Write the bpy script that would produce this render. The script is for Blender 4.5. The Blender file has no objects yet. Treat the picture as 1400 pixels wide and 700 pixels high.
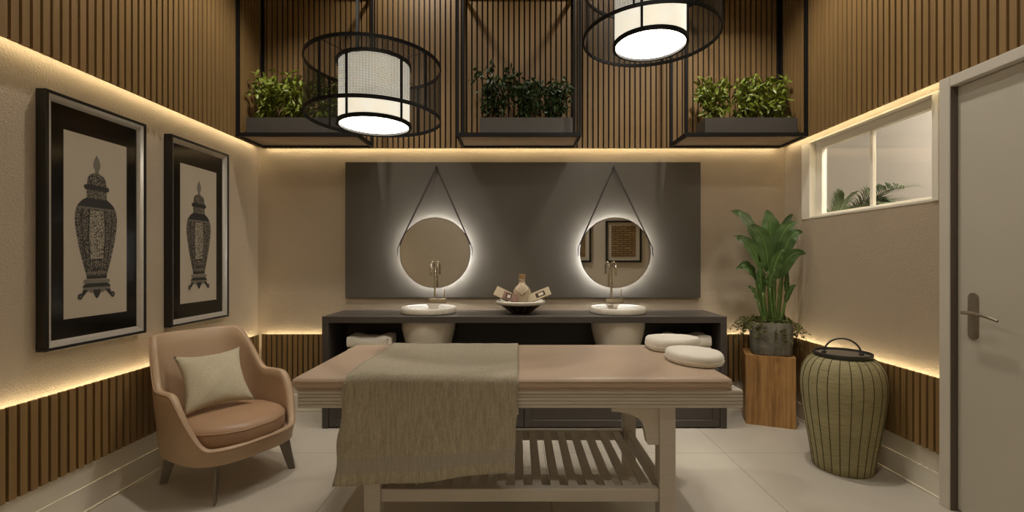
import bpy, bmesh, math, random
from mathutils import Vector, Matrix
PI = math.pi
sc = bpy.context.scene
COL = sc.collection
R = math.radians

# ------------------------------------------------------------------ camera model
FPX, CX, CY, EYE = 630.0, 708.0, 355.0, 1.334
def PX(x, Y): return (x - CX) * Y / FPX
def PZ(y, Y): return EYE - (y - CY) * Y / FPX

# ------------------------------------------------------------------ materials
def rgb(r, g, b):
    f = lambda c: (c/255/12.92) if c/255 <= .04045 else ((c/255+.055)/1.055)**2.4
    return (f(r), f(g), f(b), 1)

class NT:
    def __init__(s, name):
        s.m = bpy.data.materials.new(name); s.m.use_nodes = True
        s.t = s.m.node_tree; s.t.nodes.clear()
        s.out = s.n('ShaderNodeOutputMaterial')
    def n(s, typ, **kw):
        x = s.t.nodes.new(typ)
        for k, v in kw.items(): setattr(x, k, v)
        return x
    def l(s, a, b): s.t.links.new(a, b)
    def math(s, op, a, b=None):
        x = s.n('ShaderNodeMath', operation=op)
        for i, v in enumerate((a, b)):
            if v is None: continue
            if isinstance(v, (int, float)): x.inputs[i].default_value = v
            else: s.l(v, x.inputs[i])
        return x.outputs[0]
    def mix(s, fac, a, b):
        x = s.n('ShaderNodeMix', data_type='RGBA')
        if isinstance(fac, (int, float)): x.inputs[0].default_value = fac
        else: s.l(fac, x.inputs[0])
        for i, v in ((6, a), (7, b)):
            if isinstance(v, tuple): x.inputs[i].default_value = v
            else: s.l(v, x.inputs[i])
        return x.outputs[2]
    def coord(s, scale=(1, 1, 1), kind='Object'):
        tc = s.n('ShaderNodeTexCoord'); mp = s.n('ShaderNodeMapping')
        mp.inputs['Scale'].default_value = scale
        s.l(tc.outputs[kind], mp.inputs['Vector']); return mp.outputs[0]
    def noise(s, vec, scale, detail=3, rough=.5):
        x = s.n('ShaderNodeTexNoise'); x.inputs['Scale'].default_value = scale
        x.inputs['Detail'].default_value = detail; x.inputs['Roughness'].default_value = rough
        s.l(vec, x.inputs['Vector']); return x.outputs['Fac']
    def ramp(s, fac, stops):
        x = s.n('ShaderNodeValToRGB'); e = x.color_ramp.elements
        while len(e) < len(stops): e.new(.5)
        for i, (p, c) in enumerate(stops): e[i].position = p; e[i].color = c
        s.l(fac, x.inputs[0]); return x.outputs[0]
    def bsdf(s, col, rough=.6, metal=0, bump=None, bstr=.2, bdist=.005, spec=.5, sheen=0, trans=0, emis=None, estr=0):
        b = s.n('ShaderNodeBsdfPrincipled')
        if isinstance(col, tuple): b.inputs['Base Color'].default_value = col
        else: s.l(col, b.inputs['Base Color'])
        if isinstance(rough, (int, float)): b.inputs['Roughness'].default_value = rough
        else: s.l(rough, b.inputs['Roughness'])
        b.inputs['Metallic'].default_value = metal
        b.inputs['Specular IOR Level'].default_value = spec
        b.inputs['Sheen Weight'].default_value = sheen
        b.inputs['Transmission Weight'].default_value = trans
        if emis is not None:
            if isinstance(emis, tuple): b.inputs['Emission Color'].default_value = emis
            else: s.l(emis, b.inputs['Emission Color'])
            b.inputs['Emission Strength'].default_value = estr
        if bump is not None:
            bp = s.n('ShaderNodeBump'); bp.inputs['Strength'].default_value = bstr
            bp.inputs['Distance'].default_value = bdist
            s.l(bump, bp.inputs['Height']); s.l(bp.outputs[0], b.inputs['Normal'])
        s.l(b.outputs[0], s.out.inputs[0]); s.b = b
        return s.m

def flat(name, c, rough=.6, metal=0, nscale=40, var=.12, bstr=.0, spec=.5, sheen=0):
    t = NT(name); v = t.coord(); f = t.noise(v, nscale, 3)
    d = tuple(x*(1-var) for x in c[:3]) + (1,); u = tuple(min(1, x*(1+var)) for x in c[:3]) + (1,)
    return t.bsdf(t.mix(f, d, u), rough, metal, f if bstr else None, bstr, spec=spec, sheen=sheen)

def wood(name, a, b, scale=(30, 30, 2), rough=.5, bstr=.1):
    t = NT(name); v = t.coord(scale); f = t.noise(v, 1.0, 5, .6)
    g = t.noise(t.coord((scale[0]*4, scale[1]*4, scale[2]*1.5)), 1.0, 3)
    f2 = t.math('ADD', t.math('MULTIPLY', f, .7), t.math('MULTIPLY', g, .3))
    c = t.ramp(f2, [(.3, a), (.7, b)])
    return t.bsdf(c, rough, 0, f2, bstr, .002)

def emit(name, c, s):
    t = NT(name); e = t.n('ShaderNodeEmission'); e.inputs[0].default_value = c; e.inputs[1].default_value = s
    t.l(e.outputs[0], t.out.inputs[0]); return t.m

M = {}
def mk_plaster(name, c, sc1=100):
    t = NT(name); v = t.coord((1, 1, 1.0)); a = t.noise(v, sc1, 4, .55); b = t.noise(v, 3, 3)
    col = t.mix(b, tuple(x*.93 for x in c[:3]) + (1,), tuple(min(1, x*1.05) for x in c[:3]) + (1,))
    return t.bsdf(col, .75, 0, a, .75, .007, spec=.3)
M['plaster'] = mk_plaster('textured plaster', rgb(182, 166, 143))
M['smooth_wall'] = mk_plaster('smooth painted wall', rgb(182, 166, 143), 90)
M['rear_wall'] = mk_plaster('rear wall paint', rgb(206, 195, 175), 90)
M['ceiling'] = flat('ceiling paint', rgb(120, 108, 92), .9)
M['outside_wall'] = flat('pale outside wall', rgb(212, 207, 198), .8, nscale=3, var=.03)
M['slat'] = wood('slat oak', rgb(126, 99, 60), rgb(152, 121, 76), (25, 25, 1.2), .5)
M['slat_back'] = wood('slat backing', rgb(20, 14, 8), rgb(28, 20, 12), (25, 25, 1.2), .7)  # near black: the shade between the slats is painted into the backing
M['white'] = flat('cream white paint', rgb(230, 223, 206), .45, nscale=6, var=.03)
M['doorpaint'] = flat('door paint', rgb(196, 190, 174), .5, nscale=3, var=.03)
M['casing'] = flat('door casing paint', rgb(210, 203, 188), .5, nscale=4, var=.03)
M['dark_gap'] = flat('dark jamb strip', rgb(98, 88, 78), .5)
M['black'] = flat('black powder coated steel', rgb(22, 20, 18), .6, .0, 60, .2, spec=.25)
M['tray_grey'] = flat('tray under panel', rgb(122, 100, 80), .4, 0, 8, .1)
M['planter'] = flat('grey planter metal', rgb(84, 80, 74), .5, .2, 6, .08)
M['soil'] = flat('dark soil', rgb(46, 34, 25), .95, 0, 90, .5, .5)
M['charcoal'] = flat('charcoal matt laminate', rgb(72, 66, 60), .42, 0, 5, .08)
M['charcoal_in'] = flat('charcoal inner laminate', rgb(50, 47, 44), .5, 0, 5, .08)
def mk_panel():
    t = NT('dark wall panel'); v = t.coord(); a = t.noise(v, 1.6, 4); b = t.noise(v, 35, 3)
    c = t.mix(a, rgb(76, 70, 61), rgb(92, 85, 74))
    return t.bsdf(c, t.math('ADD', t.math('MULTIPLY', b, .12), .38), 0, b, .05, .002)
M['panel'] = mk_panel()
def mk_floor():
    t = NT('large floor tiles'); tc = t.n('ShaderNodeTexCoord'); sp = t.n('ShaderNodeSeparateXYZ'); t.l(tc.outputs['Object'], sp.inputs[0])
    P = 1.246
    def line(o, off):
        f = t.math('FRACT', t.math('DIVIDE', t.math('SUBTRACT', o, off - 20*P), P))
        d = t.math('ABSOLUTE', t.math('SUBTRACT', f, .5))
        return t.math('GREATER_THAN', d, .5 - .0013)
    g = t.math('MAXIMUM', line(sp.outputs[0], 1.428), line(sp.outputs[1], 3.183))
    n = t.noise(tc.outputs['Object'], 2.2, 5, .6)
    c = t.mix(n, rgb(186, 178, 163), rgb(204, 196, 181))
    c = t.mix(g, c, rgb(112, 102, 88))
    r = t.math('ADD', t.math('MULTIPLY', n, .15), .30)
    return t.bsdf(c, r, spec=.4)
M['floor'] = mk_floor()
def leather(name, c):
    t = NT(name); v = t.coord(); n = t.noise(v, 3.5, 4); vo = t.n('ShaderNodeTexVoronoi'); vo.inputs['Scale'].default_value = 260
    t.l(v, vo.inputs['Vector'])
    col = t.mix(n, tuple(x*.86 for x in c[:3]) + (1,), tuple(min(1, x*1.08) for x in c[:3]) + (1,))
    return t.bsdf(col, .42, 0, vo.outputs['Distance'], .08, .002)
M['leather'] = leather('tan leather', rgb(184, 156, 126))
M['leather_seat'] = leather('brown leather seat', rgb(172, 138, 107))
M['vinyl'] = leather('rose beige vinyl', rgb(184, 161, 138))
M['leg_metal'] = flat('dark bronze metal', rgb(122, 115, 103), .45, .4, 30, .1)
M['handle_metal'] = flat('brushed door metal', rgb(150, 138, 120), .35, .6, 30, .06)
def fabric(name, a, b, sx, sz, bstr=.5, rough=.95):
    t = NT(name); v = t.coord(); w1 = t.n('ShaderNodeTexWave'); w1.inputs['Scale'].default_value = sx; w1.inputs['Distortion'].default_value = 2
    w1.bands_direction = 'X'; t.l(v, w1.inputs['Vector'])
    n = t.noise(t.coord((sx*1.1, sx*1.1, sz)), 1, 4, .7); n2 = t.noise(v, 160, 2)
    f = t.math('ADD', t.math('MULTIPLY', w1.outputs['Fac'], .25), t.math('ADD', t.math('MULTIPLY', n, .5), t.math('MULTIPLY', n2, .25)))
    return t.bsdf(t.ramp(f, [(.25, a), (.75, b)]), rough, 0, f, bstr, .004, spec=.15, sheen=.2)
M['throw'] = fabric('woven linen throw', rgb(108, 100, 85), rgb(206, 195, 168), 110, 9)
M['throw_hem'] = fabric('throw hem band', rgb(138, 131, 117), rgb(178, 171, 154), 110, 9, .3)
M['linen'] = fabric('pillow linen', rgb(168, 157, 130), rgb(204, 194, 168), 90, 60, .3)
M['towel'] = flat('cream towelling', rgb(240, 233, 218), .95, 0, 200, .12, .6, .1, .3)
M['towel_shade'] = flat('painted fringe shadow', rgb(70, 62, 52), .95, 0, 120, .3)
M['pad'] = flat('white pad cotton', rgb(226, 219, 204), .8, 0, 60, .04, .15, .2, .2)
def mk_tablewood():
    t = NT('greyed painted timber'); n = t.noise(t.coord((3, 40, 60)), 1, 5, .6)
    return t.bsdf(t.ramp(n, [(.3, rgb(186, 178, 163)), (.7, rgb(194, 186, 172))]), .55, 0, n, .08, .002)
M['tablewood'] = mk_tablewood()
def mk_mirror():
    t = NT('mirror silver'); n = t.noise(t.coord(), 2, 2)
    return t.bsdf(t.mix(n, (.80, .79, .76, 1), (.83, .82, .79, 1)), .015, 1)
M['mirror'] = mk_mirror()
M['chrome'] = flat('polished nickel', rgb(215, 205, 185), .14, 1, 5, .03)
M['strap'] = flat('dark brown leather strap', rgb(44, 34, 27), .6, 0, 80, .2)
M['ceramic'] = flat('glazed ceramic', rgb(222, 214, 198), .18, 0, 4, .03)
def mk_marble():
    t = NT('mottled stone'); v = t.coord(); n = t.noise(v, 22, 6, .7)
    return t.bsdf(t.ramp(n, [(.3, rgb(204, 195, 178)), (.65, rgb(224, 217, 202))]), .35)
M['marble'] = mk_marble()
def mk_bowl():
    t = NT('dark shell panels'); v = t.coord(); n = t.noise(v, 40, 3)
    return t.bsdf(t.mix(n, rgb(34, 28, 20), rgb(66, 54, 38)), .25)
M['bowl_dark'] = mk_bowl()
M['bowl_seam'] = flat('bowl seam', rgb(110, 96, 74), .5)
def mk_stump():
    t = NT('rough timber block'); n = t.noise(t.coord((26, 26, 1.3)), 1, 6, .65); n2 = t.noise(t.coord((70, 70, 3)), 1, 4, .6); n3 = t.noise(t.coord((5, 5, 2.2)), 1, 3)
    f = t.math('ADD', t.math('MULTIPLY', n, .45), t.math('ADD', t.math('MULTIPLY', n2, .3), t.math('MULTIPLY', n3, .25)))
    return t.bsdf(t.ramp(f, [(.34, rgb(116, 82, 42)), (.5, rgb(176, 132, 78)), (.66, rgb(208, 166, 106))]), .55, 0, f, .3, .004)
M['stump'] = mk_stump()
def mk_concrete():
    t = NT('stained concrete'); v = t.coord(); n = t.noise(v, 9, 7, .65); n2 = t.noise(v, 70, 3)
    return t.bsdf(t.ramp(n, [(.3, rgb(82, 80, 70)), (.55, rgb(124, 120, 106)), (.75, rgb(150, 144, 128))]), .85, 0, n2, .3, .004)
M['concrete'] = mk_concrete()
def mk_leaf(name, a, b, rough=.38, sc1=14):
    t = NT(name); n = t.noise(t.coord(), sc1, 3)
    m = t.bsdf(t.mix(n, a, b), rough, 0); return m
M['leaf_big'] = mk_leaf('broad green leaf', rgb(40, 62, 26), rgb(70, 96, 44), .35, 8)
M['stalk'] = mk_leaf('green stalk', rgb(70, 98, 40), rgb(104, 128, 60), .4)
M['leaf_ficus_unlit'] = mk_leaf('unlit ficus leaf', rgb(30, 52, 20), rgb(60, 84, 34), .4, 20)  # darker copy of the ficus leaf, its lack of light put into the colour
M['leaf_ficus_lit'] = mk_leaf('lit ficus leaf', rgb(80, 98, 22), rgb(146, 158, 52), .4, 20)  # brighter copy of the ficus leaf, lamp light put into the colour
M['leaf_creep'] = mk_leaf('creeper leaf', rgb(66, 76, 30), rgb(110, 116, 52), .5, 30)
M['twig'] = flat('brown twig', rgb(98, 72, 46), .8)
M['palm'] = mk_leaf('palm leaflet', rgb(52, 72, 40), rgb(92, 108, 66), .5, 14)
def mk_basket():
    t = NT('woven olive raffia'); tc = t.n('ShaderNodeTexCoord')
    n = t.noise(t.coord((14, 14, 160)), 1, 4, .6); n2 = t.noise(t.coord((3, 3, 6)), 1, 3)
    f = t.math('ADD', t.math('MULTIPLY', n, .65), t.math('MULTIPLY', n2, .35))
    return t.bsdf(t.ramp(f, [(.3, rgb(132, 123, 88)), (.7, rgb(174, 165, 123))]), .8, 0, n, .4, .004)
M['basket'] = mk_basket()
M['seam'] = flat('dark raffia cord', rgb(84, 76, 46), .85)
M['lid'] = flat('dark zinc lid', rgb(66, 66, 60), .5, .4, 30, .12)
M['lid_floor'] = flat('lid floor', rgb(116, 104, 90), .6, .1, 20, .1)
M['cork'] = flat('cork', rgb(150, 120, 76), .9, 0, 90, .2)
def mk_salts():
    t = NT('bath salts in glass'); v = t.coord(); vo = t.n('ShaderNodeTexVoronoi'); vo.inputs['Scale'].default_value = 110; t.l(v, vo.inputs['Vector'])
    return t.bsdf(t.mix(vo.outputs['Distance'], rgb(214, 196, 164), rgb(130, 108, 80)), .2)
M['salts'] = mk_salts()
def mk_glass():
    t = NT('clear glass'); n = t.noise(t.coord(), 5, 2)
    return t.bsdf((.95, .96, .95, 1), t.math('MULTIPLY', n, .02), trans=1.0)
M['glass'] = mk_glass()
def mk_pane():
    t = NT('thin window pane'); n = t.noise(t.coord(), 1.2, 2)
    tr = t.n('ShaderNodeBsdfTransparent'); tr.inputs[0].default_value = (.95, .95, .94, 1)
    gl = t.n('ShaderNodeBsdfGlossy'); gl.inputs['Roughness'].default_value = .03
    t.l(t.mix(n, (.9, .9, .9, 1), (1, 1, 1, 1)), gl.inputs[0])
    fr = t.n('ShaderNodeFresnel'); ge = t.n('ShaderNodeNewGeometry')
    t.l(t.math('SUBTRACT', 1.45, t.math('MULTIPLY', ge.outputs['Backfacing'], 1.45-1/1.45)), fr.inputs[0])
    mx = t.n('ShaderNodeMixShader'); t.l(fr.outputs[0], mx.inputs[0]); t.l(tr.outputs[0], mx.inputs[1]); t.l(gl.outputs[0], mx.inputs[2])
    t.l(mx.outputs[0], t.out.inputs[0]); return t.m
M['pane'] = mk_pane()
M['card_beige'] = flat('beige card', rgb(206, 190, 158), .7, 0, 30, .06)
M['card_mauve'] = flat('mauve card', rgb(150, 116, 104), .7, 0, 30, .06)
M['card_dark'] = flat('dark window card', rgb(70, 52, 46), .5)
M['soap'] = flat('pale soap', rgb(226, 212, 190), .5)
M['frame_black'] = flat('black frame lacquer', rgb(26, 24, 22), .3, 0, 20, .1)
M['frame_silver'] = flat('brushed silver fillet', rgb(205, 200, 190), .3, .55, 30, .08)
M['mat_black'] = flat('black mat under glass', rgb(22, 19, 16), .14, 0, 3, .1)
M['paper'] = flat('aged print paper', rgb(184, 172, 152), .35, 0, 4, .03)
def mk_engr(name, scale, lo, hi, p0, p1):
    t = NT(name); v = t.coord((1, 1, 1)); vo = t.n('ShaderNodeTexVoronoi'); vo.feature = 'DISTANCE_TO_EDGE'; vo.inputs['Scale'].default_value = scale
    n = t.noise(v, scale*1.4, 4, .7)
    dv = t.n('ShaderNodeVectorMath', operation='ADD'); t.l(v, dv.inputs[0])
    nn = t.n('ShaderNodeTexNoise'); nn.inputs['Scale'].default_value = scale*.7; t.l(v, nn.inputs['Vector'])
    ms = t.n('ShaderNodeVectorMath', operation='SCALE'); t.l(nn.outputs['Color'], ms.inputs[0]); ms.inputs['Scale'].default_value = .015
    t.l(ms.outputs[0], dv.inputs[1]); t.l(dv.outputs[0], vo.inputs['Vector'])
    f = t.math('ADD', t.math('MULTIPLY', vo.outputs['Distance'], 2.2), t.math('MULTIPLY', n, .55))
    return t.bsdf(t.ramp(f, [(p0, lo), (p1, hi)]), .4)
M['engrave'] = mk_engr('dense engraved ornament', 95, rgb(28, 28, 26), rgb(146, 137, 120), .42, .85)
M['engrave_l'] = mk_engr('light engraved ornament', 80, rgb(52, 50, 45), rgb(168, 158, 138), .34, .62)
M['ink'] = flat('engraving ink', rgb(46, 46, 43), .5, 0, 60, .3)
M['ink_l'] = flat('engraving mid tone', rgb(116, 110, 98), .5, 0, 60, .25)
def mk_weave():
    t = NT('woven straw panel'); b = t.n('ShaderNodeTexBrick'); b.inputs['Scale'].default_value = 9
    b.inputs['Color1'].default_value = rgb(160, 132, 84); b.inputs['Color2'].default_value = rgb(132, 106, 66); b.inputs['Mortar'].default_value = rgb(52, 40, 26)
    b.inputs['Mortar Size'].default_value = .05; b.inputs['Brick Width'].default_value = 1.35; b.inputs['Row Height'].default_value = .36
    tc = t.n('ShaderNodeTexCoord'); mp = t.n('ShaderNodeMapping'); mp.inputs['Rotation'].default_value = (R(90), 0, 0)
    t.l(tc.outputs['Object'], mp.inputs[0]); t.l(mp.outputs[0], b.inputs['Vector'])
    return t.bsdf(b.outputs['Color'], .8)
M['weave'] = mk_weave()
M['cream_mat'] = flat('cream mount', rgb(206, 196, 176), .7)
def mk_mesh():
    t = NT('black woven wire mesh'); tc = t.n('ShaderNodeTexCoord'); sp = t.n('ShaderNodeSeparateXYZ'); t.l(tc.outputs['UV'], sp.inputs[0])
    def ln(o, k, w):
        f = t.math('FRACT', t.math('MULTIPLY', o, k)); return t.math('LESS_THAN', f, w)
    g = t.math('MAXIMUM', ln(sp.outputs[0], 330, .34), ln(sp.outputs[1], 43, .34))
    p = t.n('ShaderNodeBsdfPrincipled'); p.inputs['Base Color'].default_value = rgb(34, 32, 28); p.inputs['Roughness'].default_value = .45; p.inputs['Metallic'].default_value = .4
    tr = t.n('ShaderNodeBsdfTransparent'); mx = t.n('ShaderNodeMixShader')
    t.l(g, mx.inputs[0]); t.l(tr.outputs[0], mx.inputs[1]); t.l(p.outputs[0], mx.inputs[2]); t.l(mx.outputs[0], t.out.inputs[0])
    return t.m
M['mesh'] = mk_mesh()
SHADE_E, DIFF_E, LED_E, HALO_E = 1.25, 26.0, 31.0, 150.0
def mk_shade():
    t = NT('glowing alabaster shade'); v = t.coord(); n = t.noise(v, 9, 5, .6)
    c = t.ramp(n, [(.35, (1.0, .91, .70, 1)), (.65, (1.0, .95, .80, 1))])
    return t.bsdf(c, .6, emis=c, estr=SHADE_E)
M['shade'] = mk_shade()
M['diffuser'] = emit('lit lamp diffuser', (1, .93, .80, 1), DIFF_E)
M['led'] = emit('warm light strip', (1, .81, .50, 1), LED_E)
M['halo'] = emit('cool light ring', (.95, .97, 1, 1), HALO_E)

# ------------------------------------------------------------------ mesh helpers
def NB(): return bmesh.new()
def absloc(o):
    v = Vector((0, 0, 0))
    while o: v += o.location; o = o.parent
    return v
def obj(name, bm, mat, parent=None, smooth=False, loc=None, kind=None, angle=None):
    """one mesh object; bm is in world coordinates (the thing stands unrotated while it is built)"""
    me = bpy.data.meshes.new(name); o = bpy.data.objects.new(name, me); COL.objects.link(o)
    if parent:
        o.parent = parent; base = absloc(parent)
        if base.length: bmesh.ops.translate(bm, verts=bm.verts, vec=-base)
    elif loc is not None:
        o.location = loc; bmesh.ops.translate(bm, verts=bm.verts, vec=-Vector(loc))
    bmesh.ops.recalc_face_normals(bm, faces=bm.faces)
    bm.to_mesh(me); bm.free()
    for m in (mat if isinstance(mat, (list, tuple)) else [mat]): me.materials.append(m)
    if smooth:
        for p in me.polygons: p.use_smooth = True
        if angle:
            try: me.set_sharp_from_angle(angle=R(angle))
            except Exception: pass
    if kind: o['kind'] = kind
    return o
def thing(name, label, cat, loc, group=None):
    o = bpy.data.objects.new(name, None); COL.objects.link(o); o.location = loc
    o.empty_display_size = .1
    o['label'] = label; o['category'] = cat
    if group: o['group'] = group
    return o
def tag(o, label, cat, group=None):
    o['label'] = label; o['category'] = cat
    if group: o['group'] = group
    return o
def struct(name, bm, mat, parent=None, **kw):
    o = obj(name, bm, mat, parent, **kw)
    o['kind'] = 'structure'
    return o
def box(bm, x0, x1, y0, y1, z0, z1, bev=0, seg=2, mi=0):
    vs = [bm.verts.new((x, y, z)) for x in (x0, x1) for y in (y0, y1) for z in (z0, z1)]
    fs = [bm.faces.new([vs[i] for i in q]) for q in ((0, 1, 3, 2), (4, 6, 7, 5), (0, 4, 5, 1), (2, 3, 7, 6), (0, 2, 6, 4), (1, 5, 7, 3))]
    for f in fs: f.material_index = mi
    if bev:
        es = list({e for f in fs for e in f.edges})
        bmesh.ops.bevel(bm, geom=es, offset=bev, segments=seg, affect='EDGES', profile=.5, clamp_overlap=True)
    return vs
def ring(bm, c, r, n, ax=None, ay=None):
    ax = ax or Vector((1, 0, 0)); ay = ay or Vector((0, 1, 0))
    return [bm.verts.new(Vector(c) + ax*(r*math.cos(2*PI*i/n)) + ay*(r*math.sin(2*PI*i/n))) for i in range(n)]
def bridge(bm, a, b, closed=True, mi=0):
    n = len(a)
    for i in range(n if closed else n-1):
        j = (i+1) % n
        try: f = bm.faces.new((a[i], a[j], b[j], b[i])); f.material_index = mi
        except ValueError: pass
def tube(bm, pts, r, n=8, closed=False, caps=True, mi=0):
    pts = [Vector(p) for p in pts]; N = len(pts); rings = []
    up = Vector((0, 0, 1)); prev = None
    for i, p in enumerate(pts):
        if closed: d = pts[(i+1) % N] - pts[i-1]
        else: d = pts[min(i+1, N-1)] - pts[max(i-1, 0)]
        d.normalize()
        if prev is None:
            a = d.cross(up)
            if a.length < .01: a = d.cross(Vector((1, 0, 0)))
        else:
            a = prev - d*prev.dot(d)
        a.normalize(); prev = a; b = d.cross(a)
        rr = r[i] if isinstance(r, (list, tuple)) else r
        rings.append(ring(bm, p, rr, n, a, b))
    for i in range(N if closed else N-1): bridge(bm, rings[i], rings[(i+1) % N], mi=mi)
    if caps and not closed:
        for q in (rings[0], rings[-1]):
            f = bm.faces.new(q); f.material_index = mi
def lathe(bm, prof, c, n=48, cap0=True, cap1=True, mi=0):
    rs = [ring(bm, (c[0], c[1], c[2]+z), max(r, 1e-4), n) for r, z in prof]
    for a, b in zip(rs, rs[1:]): bridge(bm, a, b, mi=mi)
    if cap0: bm.faces.new(rs[0]).material_index = mi
    if cap1: bm.faces.new(rs[-1]).material_index = mi
    return rs
def circ_pts(c, r, n, a0=0, a1=2*PI, closed=True):
    m = n if closed else n+1
    return [(c[0]+r*math.cos(a0+(a1-a0)*i/n), c[1]+r*math.sin(a0+(a1-a0)*i/n), c[2]) for i in range(m)]
def bez(p0, p1, p2, n):
    p0, p1, p2 = Vector(p0), Vector(p1), Vector(p2)
    return [p0*(1-t)**2 + p1*2*t*(1-t) + p2*t*t for t in [i/n for i in range(n+1)]]
def band(bm, c, r, z0, z1, th, n=72):
    """flat metal hoop of rectangular section"""
    a = ring(bm, (c[0], c[1], z0), r-th/2, n); b = ring(bm, (c[0], c[1], z0), r+th/2, n)
    d = ring(bm, (c[0], c[1], z1), r+th/2, n); e = ring(bm, (c[0], c[1], z1), r-th/2, n)
    bridge(bm, a, b); bridge(bm, b, d); bridge(bm, d, e); bridge(bm, e, a)
def copy_tree(o, parent=None):
    c = o.copy(); COL.objects.link(c)
    if parent: c.parent = parent
    for ch in list(o.children): copy_tree(ch, c)
    return c

# ------------------------------------------------------------------ room shell
XL, XR, YB, YF, ZC = -2.31, 2.375, 4.10, -0.45, 4.3
b = NB(); box(b, XL-.15, XR+2.2, YF-.15, YB+2.2, -.1, 0); struct('floor', b, M['floor'])
b = NB(); box(b, XL-.15, XR+.15, YF-.15, YB+.15, ZC, ZC+.1); struct('ceiling', b, M['ceiling'])
b = NB(); box(b, XL-.12, XL, YF-.12, YB+.12, 0, ZC); struct('wall_left', b, M['plaster'])
b = NB(); box(b, XL, XR, YB, YB+.12, 0, ZC); struct('wall_back', b, M['smooth_wall'])
b = NB(); box(b, XL, XR, YF-.12, YF, 0, ZC); struct('wall_front', b, M['rear_wall'])
# right wall with window and door openings
WY0, WY1, WZ0, WZ1 = 2.635, 3.745, 1.680, 2.283
DY0, DY1, DZ = 1.56, 2.46, 2.258
b = NB()
box(b, XR, XR+.12, WY1, YB+.12, 0, ZC)
box(b, XR, XR+.12, WY0, WY1, 0, WZ0); box(b, XR, XR+.12, WY0, WY1, WZ1, ZC)
box(b, XR, XR+.12, DY1, WY0, 0, ZC)
box(b, XR, XR+.12, DY0, DY1, DZ, ZC)
box(b, XR, XR+.12, YF-.12, DY0, 0, ZC)
struct('wall_right', b, M['plaster'])
# slim raised lower field of the back wall (its top edge draws a light line)
b = NB(); box(b, XL, XR, YB-.007, YB, .0, 1.038); struct('trim_1', b, M['smooth_wall'])

PITCH, SW = .046, .032
def slats(name, axis, a0, a1, wall, sgn, z0, z1, gap, th, strip_z, face):
    """vertical slat cladding on one wall with its backing; the light strip sits in the gap behind it"""
    f0, f1 = wall + sgn*(gap), wall + sgn*(gap+th)
    m0 = wall + sgn*(gap-.006)
    bm = NB(); n = int((a1-a0)/PITCH)
    def bx(u0, u1, w0, w1, zz0, zz1, mi):
        w0, w1 = min(w0, w1), max(w0, w1)
        if axis == 'y': box(bm, w0, w1, u0, u1, zz0, zz1, mi=mi)
        else: box(bm, u0, u1, w0, w1, zz0, zz1, mi=mi)
    for i in range(n):
        u = a0 + i*PITCH
        bx(u, u+SW, f0, f1, z0, z1, 0)
    bx(a0, a1, m0, f0, z0 + (.004 if face > 0 else 0), z1 - (0 if face > 0 else .004), 1)
    o = struct(name, bm, [M['slat'], M['slat_back']])
    s = NB(); w0, w1 = wall + sgn*(gap-.022), wall + sgn*(gap-.008)
    w0, w1 = min(w0, w1), max(w0, w1)
    if axis == 'y': box(s, w0, w1, a0, a1, strip_z-.004, strip_z+.004)
    else: box(s, a0, a1, w0, w1, strip_z-.004, strip_z+.004)
    obj('light_strip', s, M['led'], o)
    return o
UZ, LZ0, LZ1 = 2.308, .265, .680
slats('trim_2', 'y', YF, YB-.07, XL, 1, UZ, ZC, .055, .018, UZ+.030, 1)
slats('trim_3', 'x', XL+.075, XR-.075, YB, -1, UZ, ZC, .055, .018, UZ+.030, 1)
slats('trim_4', 'y', YF, YB-.07, XR, -1, UZ+.004, ZC, .055, .018, UZ+.034, 1)
slats('trim_5', 'y', YF, YB-.07, XL, 1, LZ0, LZ1, .046, .018, LZ1-.028, -1)
slats('trim_6', 'x', XL+.066, XR-.066, YB, -1, LZ0, LZ1, .046, .018, LZ1-.028, -1)
slats('trim_7', 'y', 2.517, YB-.07, XR, -1, LZ0, LZ1, .046, .018, LZ1-.028, -1)
def baseboard(name, axis, a0, a1, wall, sgn):
    bm = NB()
    for th, z0, z1 in ((.029, 0, LZ0-.002), (.034, 0, .142), (.041, 0, .014)):
        w0, w1 = sorted((wall, wall+sgn*th))
        if axis == 'y': box(bm, w0, w1, a0, a1, z0, z1, .0015, 1)
        else: box(bm, a0, a1, w0, w1, z0, z1, .0015, 1)
    struct(name, bm, M['white'])
baseboard('baseboard_left', 'y', YF, YB, XL, 1)
baseboard('baseboard_back', 'x', XL+.04, XR-.04, YB-.007, -1)
baseboard('baseboard_right', 'y', 2.516, YB, XR, -1)

# window
wr = NB()
def wbox(x0, x1, y0, y1, z0, z1): box(wr, x0, x1, y0, y1, z0, z1, .002, 1)
wbox(XR-.008, XR+.10, WY1-.004, WY1+.10, WZ0-.012, WZ1+.004)   # far jamb facing
wbox(XR-.008, XR+.10, WY0-.04, WY0+.002, WZ0-.012, WZ1+.004)
wbox(XR-.004, XR+.10, WY0, WY1, WZ0-.014, WZ0+.004)
wbox(XR-.004, XR+.10, WY0, WY1, WZ1-.004, WZ1+.008)
win = struct('window_1', wr, M['white'])
s = NB(); GX = XR+.045
box(s, GX, GX+.04, WY1-.075, WY1-.006, WZ0+.005, WZ1-.005, .002, 1)
box(s, GX, GX+.04, WY0+.003, WY0+.03, WZ0+.005, WZ1-.005, .002, 1)
box(s, GX, GX+.04, WY0+.03, WY1-.075, WZ0+.005, WZ0+.024, .002, 1)
box(s, GX, GX+.04, WY0+.03, WY1-.075, WZ1-.062, WZ1-.005, .002, 1)
obj('window_frame', s, M['white'], win)
s = NB(); box(s, GX+.005, GX+.03, 3.150, 3.176, WZ0+.024, WZ1-.062, .002, 1); obj('mullion', s, M['white'], win)
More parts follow.
